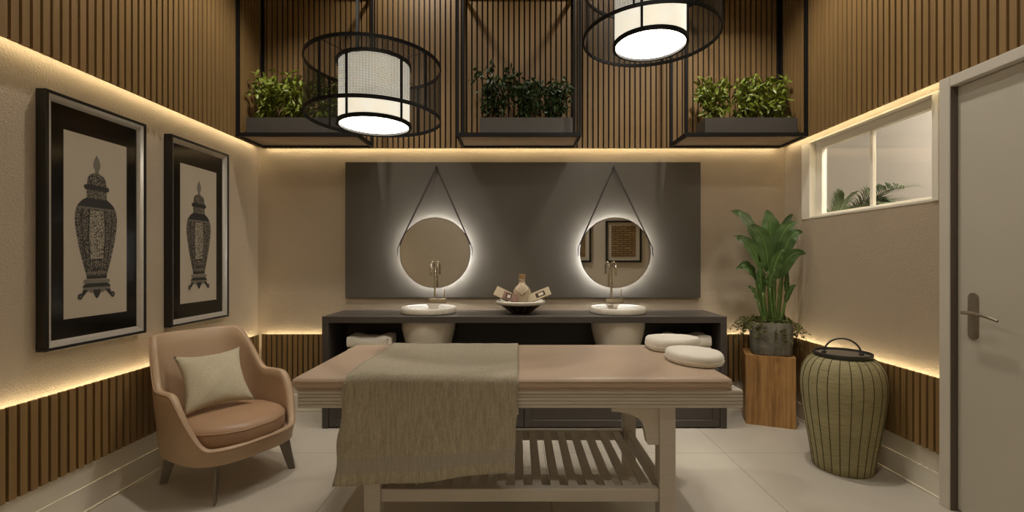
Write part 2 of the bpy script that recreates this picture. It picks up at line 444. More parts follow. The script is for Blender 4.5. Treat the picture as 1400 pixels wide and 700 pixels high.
for y0, y1 in ((WY0+.03, 3.150), (3.176, WY1-.075)):
    s = NB(); box(s, GX+.015, GX+.019, y0, y1, WZ0+.024, WZ1-.062); obj('pane', s, M['pane'], win)
# what stands beyond the window
b = NB(); box(b, 4.1, 4.2, 1.0, 6.2, 0, 3.4); struct('wall_outside', b, M['outside_wall'])
b = NB(); box(b, XR+.12, 4.2, 6.1, 6.2, 0, 3.4); struct('wall_outside_end', b, M['outside_wall'])
b = NB(); box(b, XR+.12, 4.2, 1.0, 6.2, 3.4, 3.5); struct('ceiling_outside', b, M['outside_wall'])
b = NB(); box(b, XR+.12, 4.2, .9, 1.0, 0, 3.4); struct('wall_outside_near', b, M['outside_wall'])

# door
CF = 2.297
b = NB()
box(b, CF, XR+.12, DY1-.008, DY1+.054, 0, DZ+.052, .003, 1)
box(b, CF, XR+.12, DY0-.05, DY0+.008, 0, DZ+.052, .003, 1)
box(b, CF, XR+.12, DY0+.008, DY1-.008, DZ-.004, DZ+.052, .003, 1)
door = struct('door_1', b, M['casing'])
LX = 2.336
d = NB(); box(d, LX, LX+.04, DY0+.012, DY1-.012, .008, DZ-.008, .002, 1); leaf = obj('door_leaf', d, M['doorpaint'], door)
d = NB(); box(d, CF+.004, LX+.05, DY1-.0115, DY1-.0085, .0, DZ-.004); obj('jamb_strip', d, M['dark_gap'], door)  # darker strip laid over the far jamb
hy = 2.361
d = NB()
n = 20
prof = []
for i in range(n+1): prof.append((hy + .0265*math.cos(PI*i/n), 1.138 + .0265*math.sin(PI*i/n)))
for i in range(n+1): prof.append((hy + .0265*math.cos(PI+PI*i/n), .949 + .0265*math.sin(PI+PI*i/n)))
f0 = [d.verts.new((LX-.006, y, z)) for y, z in prof]; f1 = [d.verts.new((LX+.0005, y, z)) for y, z in prof]
d.faces.new(f0); d.faces.new(f1); bridge(d, f0, f1)
hp = obj('handle', d, M['handle_metal'], leaf)
d = NB()
tube(d, [(LX-.004, hy, 1.062), (LX-.055, hy, 1.062)], .010, 12)
tube(d, [(LX-.052, hy+.008, 1.062), (LX-.054, hy-.05, 1.062), (LX-.054, hy-.10, 1.058), (LX-.052, hy-.14, 1.049), (LX-.050, hy-.165, 1.040)], [.0095, .0085, .008, .0075, .007], 10)
obj('lever', d, M['handle_metal'], hp, smooth=True, angle=50)

# ------------------------------------------------------------------ framed urn prints on the left wall
URN = [(0, 68), (5, 78), (11, 92), (15, 106), (14, 120), (8, 134), (7, 141), (15, 147), (28, 153), (36, 165), (40, 182), (40, 194),
       (50, 198), (53, 204), (51, 212), (43, 216), (41, 235), (43, 250), (56, 258), (70, 272), (81, 290), (86, 312), (88, 338), (86, 365), (81, 400),
       (74, 440), (65, 480), (55, 520), (47, 548), (42, 566), (41, 580)]
def framed_urn(y0, y1, label):
    zc0, zc1 = .890, 2.156
    root = thing('framed_picture', label, 'picture', (XL, (y0+y1)/2, zc0), 'urn prints on the plaster wall')
    def rect_ring(x0, x1, a, c, wa, mat, name):
        bm = NB(); (ya, yb, za, zb) = a
        box(bm, x0, x1, ya, yb, za, za+wa, .0015, 1); box(bm, x0, x1, ya, yb, zb-wa, zb, .0015, 1)
        box(bm, x0, x1, ya, ya+wa, za+wa, zb-wa, .0015, 1); box(bm, x0, x1, yb-wa, yb, za+wa, zb-wa, .0015, 1)
        return obj(name, bm, mat, root)
    rect_ring(XL+.001, XL+.052, (y0, y1, zc0, zc1), None, .016, M['frame_black'], 'frame')
    # sloped silver fillet
    bm = NB(); a, w = .016, .030
    o4 = [(y0+a, zc0+a), (y1-a, zc0+a), (y1-a, zc1-a), (y0+a, zc1-a)]; i4 = [(y0+a+w, zc0+a+w), (y1-a-w, zc0+a+w), (y1-a-w, zc1-a-w), (y0+a+w, zc1-a-w)]
    vo = [bm.verts.new((XL+.047, y, z)) for y, z in o4]; vm = [bm.verts.new((XL+.040, y*.45+Y*.55, z*.45+Z*.55)) for (y, z), (Y, Z) in zip(o4, i4)]
    vi = [bm.verts.new((XL+.030, y, z)) for y, z in i4]; vb = [bm.verts.new((XL+.008, y, z)) for y, z in i4]; vb2 = [bm.verts.new((XL+.008, y, z)) for y, z in o4]
    bridge(bm, vo, vm); bridge(bm, vm, vi); bridge(bm, vi, vb); bridge(bm, vb, vb2); bridge(bm, vb2, vo)
    obj('fillet', bm, M['frame_silver'], root)
    bm = NB(); box(bm, XL+.006, XL+.026, y0+.046, y1-.046, zc0+.046, zc1-.046); obj('mat', bm, M['mat_black'], root)
    cy = (y0+y1)/2 - .002
    bm = NB(); box(bm, XL+.0255, XL+.0275, cy-.186, cy+.186, 1.033, 1.990); pr = obj('print', bm, M['paper'], root)
    bm = NB(); x = XL+.0282
    cyu = cy - .004
    V = lambda hw, yy: (hw*.00143, 1.90 - (yy-68)*.001307)
    # body (vertical strips) : side panels and silhouette
    L = []; Rr = []
    for hw, yy in URN:
        w, z = V(hw, yy); L.append(bm.verts.new((x, cyu-w, z))); Rr.append(bm.verts.new((x, cyu+max(w, 1e-4), z)))
    for i in range(len(URN)-1):
        f = bm.faces.new((L[i], Rr[i], Rr[i+1], L[i+1])); yy = (URN[i][1]+URN[i+1][1])/2
        f.material_index = 0
        if yy < 150: f.material_index = 3
        elif 194 < yy < 217 or 560 < yy: f.material_index = 2
    def quad(pts, mi, dx=.0006):
        vs = [bm.verts.new((x+dx, cyu + u*.00143, V(0, yy)[1])) for u, yy in pts]; bm.faces.new(vs).material_index = mi
    quad([(-43, 250), (43, 250), (60, 262), (78, 286), (-78, 286), (-60, 262)], 2)
    for sx in (-1, 1):   # panel seams
        quad([(sx*30, 288), (sx*34, 288), (sx*37, 400), (sx*27, 545), (sx*24, 545), (sx*33, 400)], 2, .0012)
        quad([(sx*58, 290), (sx*62, 290), (sx*66, 345), (sx*40, 560), (sx*37, 560), (sx*62, 345)], 2, .0012)
    quad([(-28, 304), (-18, 298), (18, 298), (28, 304), (32, 400), (24, 530), (-24, 530), (-32, 400)], 1, .0009)
    quad([(-22, 498), (22, 498), (18, 545), (-18, 545)], 2, .0015)
    quad([(-18, 505), (18, 505), (14, 538), (-14, 538)], 0, .0018)
    quad([(-80, 288), (80, 288), (82, 294), (-82, 294)], 3, .0014)
    quad([(-46, 552), (46, 552), (44, 558), (-44, 558)], 3, .0014)
    # stand : plinth and three scrolled feet
    quad([(-52, 582), (52, 582), (55, 590), (54, 598), (-54, 598), (-55, 590)], 3)
    quad([(-44, 598), (44, 598), (56, 606), (58, 616), (-58, 616), (-56, 606)], 2)
    quad([(-58, 614), (58, 614), (52, 624), (-52, 624)], 3, .0012)
    quad([(-17, 622), (17, 622), (14, 640), (5, 657), (0, 661), (-5, 657), (-14, 640)], 2)
    for sx in (-1, 1):
        quad([(sx*34, 622), (sx*54, 620), (sx*60, 634), (sx*68, 648), (sx*62, 656), (sx*52, 646), (sx*44, 636)], 2)
        quad([(sx*58, 642), (sx*66, 636), (sx*75, 640), (sx*77, 652), (sx*70, 662), (sx*60, 658)], 2, .0012)
        quad([(sx*63, 646), (sx*69, 644), (sx*71, 651), (sx*66, 655)], 3, .0018)
        quad([(sx*17, 622), (sx*36, 622), (sx*44, 634), (sx*34, 630), (sx*26, 636), (sx*15, 638)], 3, .0004)
    obj('urn_engraving', bm, [M['engrave'], M['engrave_l'], M['ink'], M['ink_l']], pr)
framed_urn(2.205, 2.803, 'black and silver framed urn engraving nearer the room front, with nothing below it')
framed_urn(3.004, 3.604, 'black and silver framed urn engraving hanging above the tan leather armchair')

# pictures on the wall behind the viewer, seen in the round mirror
def rear_picture(x0, x1, label):
    z0, z1 = 1.285, 2.045; y = YF
    root = thing('framed_weaving', label, 'picture', ((x0+x1)/2, y, z0), 'straw weavings seen in the mirror')
    bm = NB(); w = .035
    box(bm, x0, x1, y+.001, y+.05, z0, z0+w, .002, 1); box(bm, x0, x1, y+.001, y+.05, z1-w, z1, .002, 1)
    box(bm, x0, x0+w, y+.001, y+.05, z0+w, z1-w, .002, 1); box(bm, x1-w, x1, y+.001, y+.05, z0+w, z1-w, .002, 1)
    obj('frame', bm, M['frame_black'], root)
    bm = NB(); box(bm, x0+w, x1-w, y+.002, y+.02, z0+w, z1-w); obj('mount', bm, M['cream_mat'], root)
    bm = NB(); box(bm, x0+.105, x1-.105, y+.02, y+.03, z0+.10, z1-.09); obj('woven_panel', bm, M['weave'], root)
rear_picture(1.600, 2.255, 'framed straw weaving shown whole in the round mirror above the basin')
rear_picture(.68, 1.335, 'framed straw weaving shown only by its edge in the round mirror')

# ------------------------------------------------------------------ dark panel and mirrors
PY = YB-.030
b = NB(); box(b, PX(472, 4.07), PX(958, 4.07), PY, YB-.0075, PZ(407, 4.07), PZ(221.5, 4.07), .002, 1)
tag(obj('wall_panel', b, M['panel'], loc=(.045, YB, 1.6)), 'wide dark grey panel behind the two round mirrors', 'wall panel')
def mirror(cx, label):
    cz, r, yf = 1.394, .307, PY-.080
    root = thing('round_mirror', label, 'mirror', (cx, PY, cz), 'backlit round mirrors on the dark panel')
    def disc(bm, r0, r1, y0, y1, n=96):
        ax, az = Vector((1, 0, 0)), Vector((0, 0, 1))
        a = ring(bm, (cx, y0, cz), r0, n, ax, az); bb = ring(bm, (cx, y1, cz), r1, n, ax, az); bridge(bm, a, bb); return a, bb
    bm = NB()
    a, _ = disc(bm, r-.004, r, yf-.002, yf-.002); _, c = disc(bm, r, r, yf-.002, yf+.018); disc(bm, r, r-.02, yf+.018, yf+.018); disc(bm, r-.02, r-.02, yf+.012, yf+.018); disc(bm, r-.004, r-.004, yf-.002, yf+.004)
    obj('frame', bm, M['frame_black'], root)
    bm = NB(); q = ring(bm, (cx, yf, cz), r-.004, 96, Vector((1, 0, 0)), Vector((0, 0, 1))); q2 = ring(bm, (cx, yf+.012, cz), r-.004, 96, Vector((1, 0, 0)), Vector((0, 0, 1)))
    bm.faces.new(q); bm.faces.new(q2); bridge(bm, q, q2)
    obj('mirror_glass', bm, M['mirror'], root)
    bm = NB(); disc(bm, r-.030, r-.030, yf+.019, yf+.032); disc(bm, r-.030, r-.038, yf+.032, yf+.032); disc(bm, r-.038, r-.038, yf+.019, yf+.032); disc(bm, r-.030, r-.038, yf+.019, yf+.019)
    obj('light_ring', bm, M['halo'], root)
    bm = NB(); disc(bm, r-.042, r-.042, yf+.016, PY-.001); disc(bm, r-.06, r-.06, yf+.016, PY-.001); disc(bm, r-.042, r-.06, PY-.001, PY-.001); disc(bm, r-.042, r-.06, yf+.016, yf+.016)
    obj('back_mount', bm, M['black'], root)
    top = Vector((cx, PY-.012, 2.146))
    bm = NB()
    for s in (-1, 1):
        e = Vector((cx+s*(r+.004), yf+.004, cz+.065)); nml = Vector((0, 1, 0))
        d = (e-top); side = d.cross(nml).normalized()*.0065
        m = (top+e)/2
        pts = [top, e]
        vs = [bm.verts.new(p + o + q) for p in pts for o in (-side, side) for q in (Vector((0, -.002, 0)), Vector((0, .002, 0)))]
        for qd in ((0, 2, 6, 4), (1, 5, 7, 3), (0, 4, 5, 1), (2, 3, 7, 6), (0, 1, 3, 2), (4, 6, 7, 5)): bm.faces.new([vs[i] for i in qd])
        tube(bm, bez(e, e+Vector((s*.026, -.004, -.03)), e+Vector((s*.004, -.006, -.085)), 8), .0028, 6)
        tube(bm, bez(e, e+Vector((s*.008, -.012, -.03)), e+Vector((s*.016, -.012, -.10)), 8), .0025, 6)
    obj('strap', bm, M['strap'], root)
    bm = NB(); tube(bm, [(cx, PY, 2.146), (cx, PY-.028, 2.148)], .010, 12); obj('peg', bm, M['frame_black'], root)
mirror(PX(595, 4.0), 'backlit round mirror on a strap reflecting only a plain beige wall')
mirror(PX(841, 4.0), 'backlit round mirror on a strap reflecting framed straw weavings')

# ------------------------------------------------------------------ vanity counter
CY0, CX0, CX1, CZ = 3.635, -1.546, 1.650, .886
cb = YB-.055
vr = thing('vanity_counter', 'long charcoal vanity counter with open shelf below the dark panel', 'counter', ((CX0+CX1)/2, 3.85, 0))
b = NB(); box(b, CX0, CX1, CY0, cb+.047, CZ-.052, CZ, .002, 1); obj('countertop', b, M['charcoal'], vr)
for x0, x1 in ((CX0, CX0+.05), (CX1-.05, CX1)):
    b = NB(); box(b, x0, x1, CY0, cb, .0, CZ-.052, .002, 1); obj('side_panel', b, M['charcoal'], vr)
b = NB(); box(b, CX0+.05, CX1-.05, CY0+.006, cb, .435, .47, .002, 1); obj('shelf', b, M['charcoal'], vr)
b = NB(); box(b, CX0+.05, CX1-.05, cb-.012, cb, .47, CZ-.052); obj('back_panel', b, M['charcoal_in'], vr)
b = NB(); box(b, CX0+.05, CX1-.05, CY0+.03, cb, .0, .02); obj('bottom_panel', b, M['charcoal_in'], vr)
cm = .049
for k, (x0, x1) in enumerate(((CX0+.053, cm-.003), (cm+.003, CX1-.053))):
    b = NB(); z0, z1, y = .012, .431, CY0+.004; w = .055
    box(b, x0, x1, y, y+.02, z0, z0+w, .002, 1); box(b, x0, x1, y, y+.02, z1-w, z1, .002, 1)
    box(b, x0, x0+w, y, y+.02, z0+w, z1-w, .002, 1); box(b, x1-w, x1, y, y+.02, z0+w, z1-w, .002, 1)
    box(b, x0+w-.002, x1-w+.002, y+.009, y+.018, z0+w-.002, z1-w+.002)
    dr = obj('cabinet_door', b, M['charcoal'], vr)
    hx = x1-.046 if k == 0 else x0+.55
    if k == 0:
        h = NB(); box(h, hx-.028, hx+.004, y-.03, y-.012, .118, .178, .004, 2)
        for dz in (.128, .148, .168): box(h, hx-.026, hx+.002, y-.032, y-.028, dz-.006, dz+.006, .002, 1)
        box(h, hx-.018, hx-.006, y-.014, y+.001, .135, .160); ho = obj('handle', h, M['chrome'], dr); ho['label'] = 'faceted crystal handle'

def basin(cx, label):
    cy, r = 3.885, .230; z = CZ
    root = thing('wash_basin', label, 'basin', (cx, cy, z), 'round basins let into the counter')
    bm = NB()
    lathe(bm, [(r-.012, .0), (r-.004, .003), (r, .012), (r, .044), (r-.003, .050), (r-.008, .052), (r-.013, .050), (r-.016, .040), (r-.02, -.02), (r-.05, -.11), (.10, -.15), (.03, -.155), (.0, -.155)], (cx, cy, z), 72, True, False)
    obj('rim', bm, M['marble'], root, smooth=True, angle=60)
    bm = NB(); lathe(bm, [(r-.006, -.001), (r-.005, -.06), (r-.008, -.12), (r-.018, -.17), (r-.035, -.24), (r-.06, -.32), (r-.08, -.385), (r-.085, -.412), (r-.1, -.4155)], (cx, cy, z), 72, False, True)
    obj('bowl', bm, M['ceramic'], root, smooth=True, angle=60)
    bm = NB(); lathe(bm, [(.018, 0), (.022, .003), (.012, .005), (.0, .004)], (cx, cy, z-.155), 24, True, False); obj('drain', bm, M['chrome'], root, smooth=True)
basin(PX(586.5, 3.885), 'round pale stone basin in the counter beside the grey throw end')
basin(PX(844.5, 3.885), 'round pale stone basin in the counter behind the white face pads')

def faucet(px, bx, label):
    y = 3.93; x = PX(px, y)
    root = thing('basin_tap', label, 'tap', (x, y, .962), 'tall nickel taps')
    bm = NB(); x0, x1 = PX(px-8, y), PX(px+15.5, y)
    box(bm, x0, x1, y-.014, y+.02, .964, 1.004, .004, 2); obj('mixer_body', bm, M['chrome'], root)
    bm = NB(); tube(bm, [(x+.03, y+.015, .981), (x+.03, YB-.009, .981)], .013, 16); tube(bm, [(x+.03, YB-.013, .981), (x+.03, YB-.0075, .981)], .018, 16); obj('foot', bm, M['chrome'], root)
    pts = [(x, y, 1.0), (x, y, 1.10), (x, y, 1.20), (x, y, 1.262)]
    cz = 1.262; rr = .052
    dx, dy = (-.015 if px < CX else .012), -1.0
    for i in range(1, 13):
        a = PI*i/12
        h = rr*(1-math.cos(a)); pts.append((x+dx*h*2, y+dy*h*1.5, cz+rr*math.sin(a)))
    lx, ly, lz = pts[-1]; pts += [(lx, ly, lz-.03), (lx, ly, lz-.060)]
    bm = NB(); tube(bm, pts, .0095, 12); obj('spout', bm, M['chrome'], root, smooth=True, angle=50)
    bm = NB(); lxv = PX(px+13, y); tube(bm, [(lxv, y, 1.0), (lxv, y-.002, 1.03), (lxv+.003, y-.006, 1.085)], [.007, .005, .004], 8); obj('lever', bm, M['chrome'], root, smooth=True, angle=50)
faucet(594.5, 0, 'tall nickel hook tap at the basin under the mirror reflecting bare wall')
faucet(836, 0, 'tall nickel hook tap at the basin under the mirror reflecting straw weavings')

# bowl with bottle and soap boxes
bx, by, bz = PX(712, 3.87), 3.87, CZ
rt = thing('shallow_bowl', 'shallow dark bowl with pale marble rim between the two basins', 'bowl', (bx, by, bz))
bm = NB(); lathe(bm, [(.075, 0), (.082, .004), (.10, .018), (.14, .048), (.178, .074), (.176, .078), (.13, .045), (.08, .016), (.0, .012)], (bx, by, bz), 60, True, False); bo = obj('bowl_body', bm, M['bowl_dark'], rt, smooth=True, angle=50)
bm = NB()
for i in range(14):
    a = 2*PI*i/14
    tube(bm, [(bx+rr*math.cos(a), by+rr*math.sin(a), bz+zz) for rr, zz in ((.083, .004), (.101, .018), (.141, .048), (.178, .074))], .0016, 5)
obj('seam', bm, M['bowl_seam'], bo)
bm = NB(); lathe(bm, [(.176, .074), (.198, .078), (.206, .088), (.207, .102), (.200, .108), (.193, .104), (.186, .090), (.172, .078)], (bx, by, bz), 60, False, False)
rs = None; obj('rim', bm, M['marble'], rt, smooth=True, angle=50)
# bottle
bt = thing('corked_bottle', 'round bottle of bath salts with heart label and cork in the bowl', 'bottle', (bx+.01, by, bz+.014))
c = (bx+.01, by, bz+.014)
bm = NB(); lathe(bm, [(.05, 0), (.062, .006), (.07, .04), (.075, .10), (.075, .15), (.070, .178), (.056, .204), (.038, .222), (.028, .232), (.025, .246), (.026, .262), (.030, .266), (.028, .272), (.018, .272)], c, 40, True, True)
obj('bottle_body', bm, M['salts'], bt, smooth=True, angle=50)
bm = NB(); lathe(bm, [(.018, .2725), (.026, .276), (.028, .308), (.025, .312), (.0, .312)], c, 24, True, False); obj('cork', bm, M['cork'], bt, smooth=True, angle=40)
bm = NB(); hp2 = []
for i in range(40):
    t = 2*PI*i/40; hp2.append((16*math.sin(t)**3*.0026, (13*math.cos(t)-5*math.cos(2*t)-2*math.cos(3*t)-math.cos(4*t))*.0024))
def heart(bm, s, y, dy):
    a = [bm.verts.new((c[0]+u*s, c[1]-y, c[2]+.186+v*s)) for u, v in hp2]; bb = [bm.verts.new((c[0]+u*s, c[1]-y+dy, c[2]+.186+v*s)) for u, v in hp2]
    bm.faces.new(a); bm.faces.new(bb); bridge(bm, a, bb)
heart(bm, 1.15, .083, .022); h1 = obj('heart_label', bm, M['soap'], bt)
bm = NB(); heart(bm, .84, .085, .004); obj('heart_centre', bm, M['card_beige'], h1)
def soap_box(cxx, cyy, czz, L, H, D, rot, mat, win, label, name='soap_box'):
    root = thing(name, label, 'box', (cxx, cyy, czz), 'soap boxes in the bowl')
    bm = NB(); box(bm, cxx-L/2, cxx+L/2, cyy-D/2, cyy+D/2, czz-H/2, czz+H/2, .0015, 1); obj('carton', bm, mat, root)
    w0, w1, w2 = win
    bm = NB(); box(bm, cxx+w0*L, cxx+w1*L, cyy-D/2-.0012, cyy-D/2+.001, czz-w2*H, czz+w2*H); wn = obj('window_cutout', bm, M['card_dark'], root)
    bm = NB(); box(bm, cxx+(w0*.72+w1*.28)*L, cxx+(w0*.18+w1*.82)*L, cyy-D/2-.003, cyy-D/2, czz-w2*H*.62, czz+w2*H*.55, .001, 1); obj('soap', bm, M['soap'], wn)
    root.rotation_euler = (R(-12), -R(rot), 0)
soap_box(bx-.155, by+.02, bz+.158, .135, .080, .045, -27, M['card_beige'], (.12, .42, .2), 'beige soap box leaning at the far side of the bowl rim')
soap_box(bx-.088, by-.05, bz+.137, .125, .062, .045, -20, M['card_mauve'], (-.32, .08, .36), 'mauve soap box with pale label leaning against the bottle')
soap_box(bx+.150, by-.03, bz+.152, .20, .068, .05, 22, M['card_beige'], (-.13, .27, .28), 'long beige soap box with cut-out window pointing toward the nickel tap')

# towels
def folded_towel(x0, x1, y, z, h, fringe, label, d=.24, tilt=0):
    root = thing('folded_towel', label, 'towel', ((x0+x1)/2, y, z), 'folded cream towels on the counter shelf')
    bm = NB(); random.seed(int(x0*100)+int(z*100)); nx, nv = 26, 28; rows = []
    for i in range(nx+1):
        u = i/nx; x = x0 + (x1-x0)*u; row = []
        wob = .005*math.sin(u*9+z*20) + .003*math.sin(u*17)
        for j in range(nv):
            a = 2*PI*j/nv; ca, sa = math.cos(a), math.sin(a); e = .42
            yy = y + d/2*math.copysign(abs(ca)**e, ca); zz = z + h/2 + (h/2)*math.copysign(abs(sa)**.6, sa)
            if sa > 0: zz += wob + .004*math.sin(ca*6+u*5) + .008*(abs(u-.5)*2)**3
            row.append(bm.verts.new((x, yy, max(z+.0005, zz))))
        rows.append(row)
    for p, q in zip(rows, rows[1:]): bridge(bm, p, q)
    bm.faces.new(rows[0]); bm.faces.new(rows[-1])
    obj('towel_body', bm, M['towel'], root, smooth=True, angle=60)
    if fringe:
        bm = NB()
        for k in range(7):
            zz = z+.012 + (h-.022)*k/6
            tube(bm, [(x1-.015, y-d/2+.006, zz), (x1+.012, y-d/2-.005, zz+.006), (x1+.026, y-d/2+.004, zz+.002)], [.008, .0075, .004], 8)
        fo = obj('fringe', bm, M['towel'], root, smooth=True)
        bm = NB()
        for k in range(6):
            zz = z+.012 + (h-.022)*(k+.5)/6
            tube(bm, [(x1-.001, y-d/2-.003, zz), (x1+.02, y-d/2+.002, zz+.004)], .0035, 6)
        obj('painted_shadow', bm, M['towel_shade'], fo)  # dark tubes painted as the shadow between fringe strands
    else:
        bm = NB(); tube(bm, [(x1-.03, y-d/2-.002, z+h*.5), (x1-.005, y-d/2+.0, z+h*.48)], .004, 6); obj('fold_edge', bm, M['towel'], root)
s0 = .4705
folded_towel(-1.365, -1.04, 3.79, s0, .076, False, 'folded cream towel lowest under the fringed one')
folded_towel(-1.36, -1.02, 3.79, s0+.088, .060, False, 'folded cream towel just under the fringed one')
folded_towel(-1.365, -1.03, 3.79, s0+.158, .083, True, 'folded cream towel with a fringed end, topmost of its stack')
folded_towel(1.20, 1.55, 3.79, s0, .076, False, 'cream towel lowest in the stack behind the white pads')
folded_towel(1.205, 1.545, 3.79, s0+.088, .066, False, 'cream towel second in the stack behind the white pads')
folded_towel(1.225, 1.545, 3.79, s0+.164, .082, False, 'cream towel topmost of the stack behind the white pads')

# ------------------------------------------------------------------ massage table
T0, T1, TY0, TY1 = -1.003, 1.027, 2.10, 2.93
TZ0, TZ1 = .657, .737
tr = thing('massage_table', 'greyed timber massage table with slatted lower shelf on four legs', 'massage table', ((T0+T1)/2, (TY0+TY1)/2, 0))
bm = NB()
def fluted(x0, x1, y0, y1):
    box(bm, x0, x1, y0+.004, y1-.004, TZ0, TZ1)
    for k in range(5):
        z0 = TZ0 + k*.016; box(bm, x0-.0, x1+.0, y0, y0+.005, z0+.0012, z0+.0148, .002, 1); box(bm, x0, x1, y1-.005, y1, z0+.0012, z0+.0148, .002, 1)
fluted(T0, T1, TY0, TY0+.05); fluted(T0, T1, TY1-.05, TY1)
for k in range(5):
    z0 = TZ0 + k*.016
    for x0 in (T0-.001, T1-.004): box(bm, x0, x0+.005, TY0+.001, TY1-.001, z0+.0012, z0+.0148, .002, 1)
box(bm, T0+.003, T0+.055, TY0+.05, TY1-.05, TZ0, TZ1); box(bm, T1-.055, T1-.003, TY0+.05, TY1-.05, TZ0, TZ1)
box(bm, T0+.05, T1-.05, TY0+.05, TY1-.05, TZ1-.02, TZ1)
obj('frame', bm, M['tablewood'], tr)
LG = ((-.710, -.633), (.653, .727))
for x0, x1 in LG:
    for y0 in (TY0+.02, TY1-.095):
        b = NB(); box(b, x0, x1, y0, y0+.075, 0, TZ0, .004, 2); obj('leg', b, M['tablewood'], tr)
for sx, xa in ((-1, -.633), (1, .653)):
    for y0 in (TY0+.032, TY1-.082):
        b = NB(); pr = []
        # curved corner bracket, profile in X-Z beside the leg, towards the middle of the table
        pr = [(0, 0), (.218, 0), (.218, -.026), (.19, -.028), (.165, -.031), (.14, -.037), (.12, -.044), (.105, -.052), (.091, -.062), (.08, -.0745), (.073, -.087), (.068, -.10),
              (.0645, -.115), (.062, -.13), (.0595, -.145), (.057, -.158), (.054, -.173), (.05, -.18), (0, -.18)]
        vv = [[b.verts.new((xa - sx*u, y, TZ0+w)) for u, w in pr] for y in (y0, y0+.045)]
        b.faces.new(vv[0]); b.faces.new(vv[1]); bridge(b, vv[0], vv[1])
        obj('bracket', b, M['tablewood'], tr)
SZ0, SZ1 = .214, .274
for y0 in (TY0+.03, TY1-.075):
    b = NB(); box(b, -.633, .653, y0, y0+.04, SZ0, SZ1, .003, 1); obj('shelf_rail', b, M['tablewood'], tr)
for x0 in (-.69, .668):
    b = NB(); box(b, x0, x0+.04, TY0+.095, TY1-.095, SZ0, SZ1, .003, 1); obj('side_rail', b, M['tablewood'], tr)
b = NB()
for k in range(15):
    x = -.615 + k*.0855; box(b, x, x+.045, TY0+.07, TY1-.075, SZ1-.022, SZ1-.003, .002, 1)
obj('shelf_slats', b, M['tablewood'], tr)

# mattress
M0, M1, MY0, MY1, MZ = -1.037, .985, 2.092, 2.935, .796
bm = NB(); box(bm, M0, M1, MY0, MY1, TZ1, MZ, .0, 1)
bmesh.ops.subdivide_edges(bm, edges=bm.edges[:], cuts=1)
bmesh.ops.bevel(bm, geom=[e for e in bm.edges if e.calc_face_angle(0) > 1], offset=.03, segments=6, affect='EDGES', profile=.5)
tag(obj('mattress', bm, M['vinyl'], smooth=True, angle=60, loc=((M0+M1)/2, (MY0+MY1)/2, TZ1)), 'rose beige padded mattress lying on the massage table', 'mattress')
mt = bpy.data.objects['mattress']
bm = NB()
for z in (TZ1+.006, MZ-.016):
    tube(bm, [(M0+.03, MY0-.0005, z), (M1-.03, MY0-.0005, z)], .0022, 6)
    tube(bm, [(M1+.0005, MY0+.03, z), (M1+.0005, MY1-.03, z)], .0022, 6); tube(bm, [(M0-.0005, MY0+.03, z), (M0-.0005, MY1-.03, z)], .0022, 6)
obj('piping', bm, M['vinyl'], mt)

# throw
def throw():
    random.seed(4)
    top = []; r = .035; yf = MY0-.006; zt = MZ+.004
    path = []
    for i in range(15): path.append((2.915 - (2.915-(yf+r))*i/14, zt, 0, 0))
    for i in range(1, 7):
        a = PI/2*i/6; path.append((yf+r-r*math.sin(a), zt-r+r*math.cos(a), 0, 0))
    nh = 26
    for i in range(1, nh+1): path.append((yf, zt-r, i/nh, 1))
    nu = 54; bm = NB(); grid = []
    for i, (y, z, h, hang) in enumerate(path):
        row = []
        for j in range(nu+1):
            u = j/nu
            xl = -.788 - .040*h + .006*math.sin(i*.5); xr = .001 - .018*h + .002*math.sin(i*.7)
            x = xl + (xr-xl)*u
            bot = .316 + .068*u**1.3
            zz, yy = z, y
            if hang:
                zz = z + (bot - z)*h
                amp = .016*min(1, h*1.4)
                yy = y - .012*h + amp*(math.sin(u*8.0+.8)*.6 + math.sin(u*15+2.3+h)*.35) - .010*h
                yy = min(yy, yf + .004)
            else:
                zz = z + .0016*math.sin(u*40+i*.9)*.5 + .0025*max(0, math.sin(u*5+y*9))
            row.append(bm.verts.new((x, yy, zz)))
        grid.append(row)
    N = len(grid)
    for i in range(N-1):
        for j in range(nu):
            f = bm.faces.new((grid[i][j], grid[i][j+1], grid[i+1][j+1], grid[i+1][j]))
            f.material_index = 0
    # hem band near the lower edge
    for f in bm.faces:
        pass
    bm.verts.index_update(); hemrows = range(N-8, N-4)
    bm.faces.ensure_lookup_table()
    for i in hemrows:
        for j in range(nu): bm.faces[i*nu+j].material_index = 1
    o = obj('throw_blanket', bm, [M['throw'], M['throw_hem']], smooth=True, loc=(-.4, 2.4, MZ))
    sol = o.modifiers.new('Solidify', 'SOLIDIFY'); sol.thickness = .005; sol.offset = 1
    tag(o, 'grey-beige woven linen throw draped over the front of the massage table', 'throw')
throw()

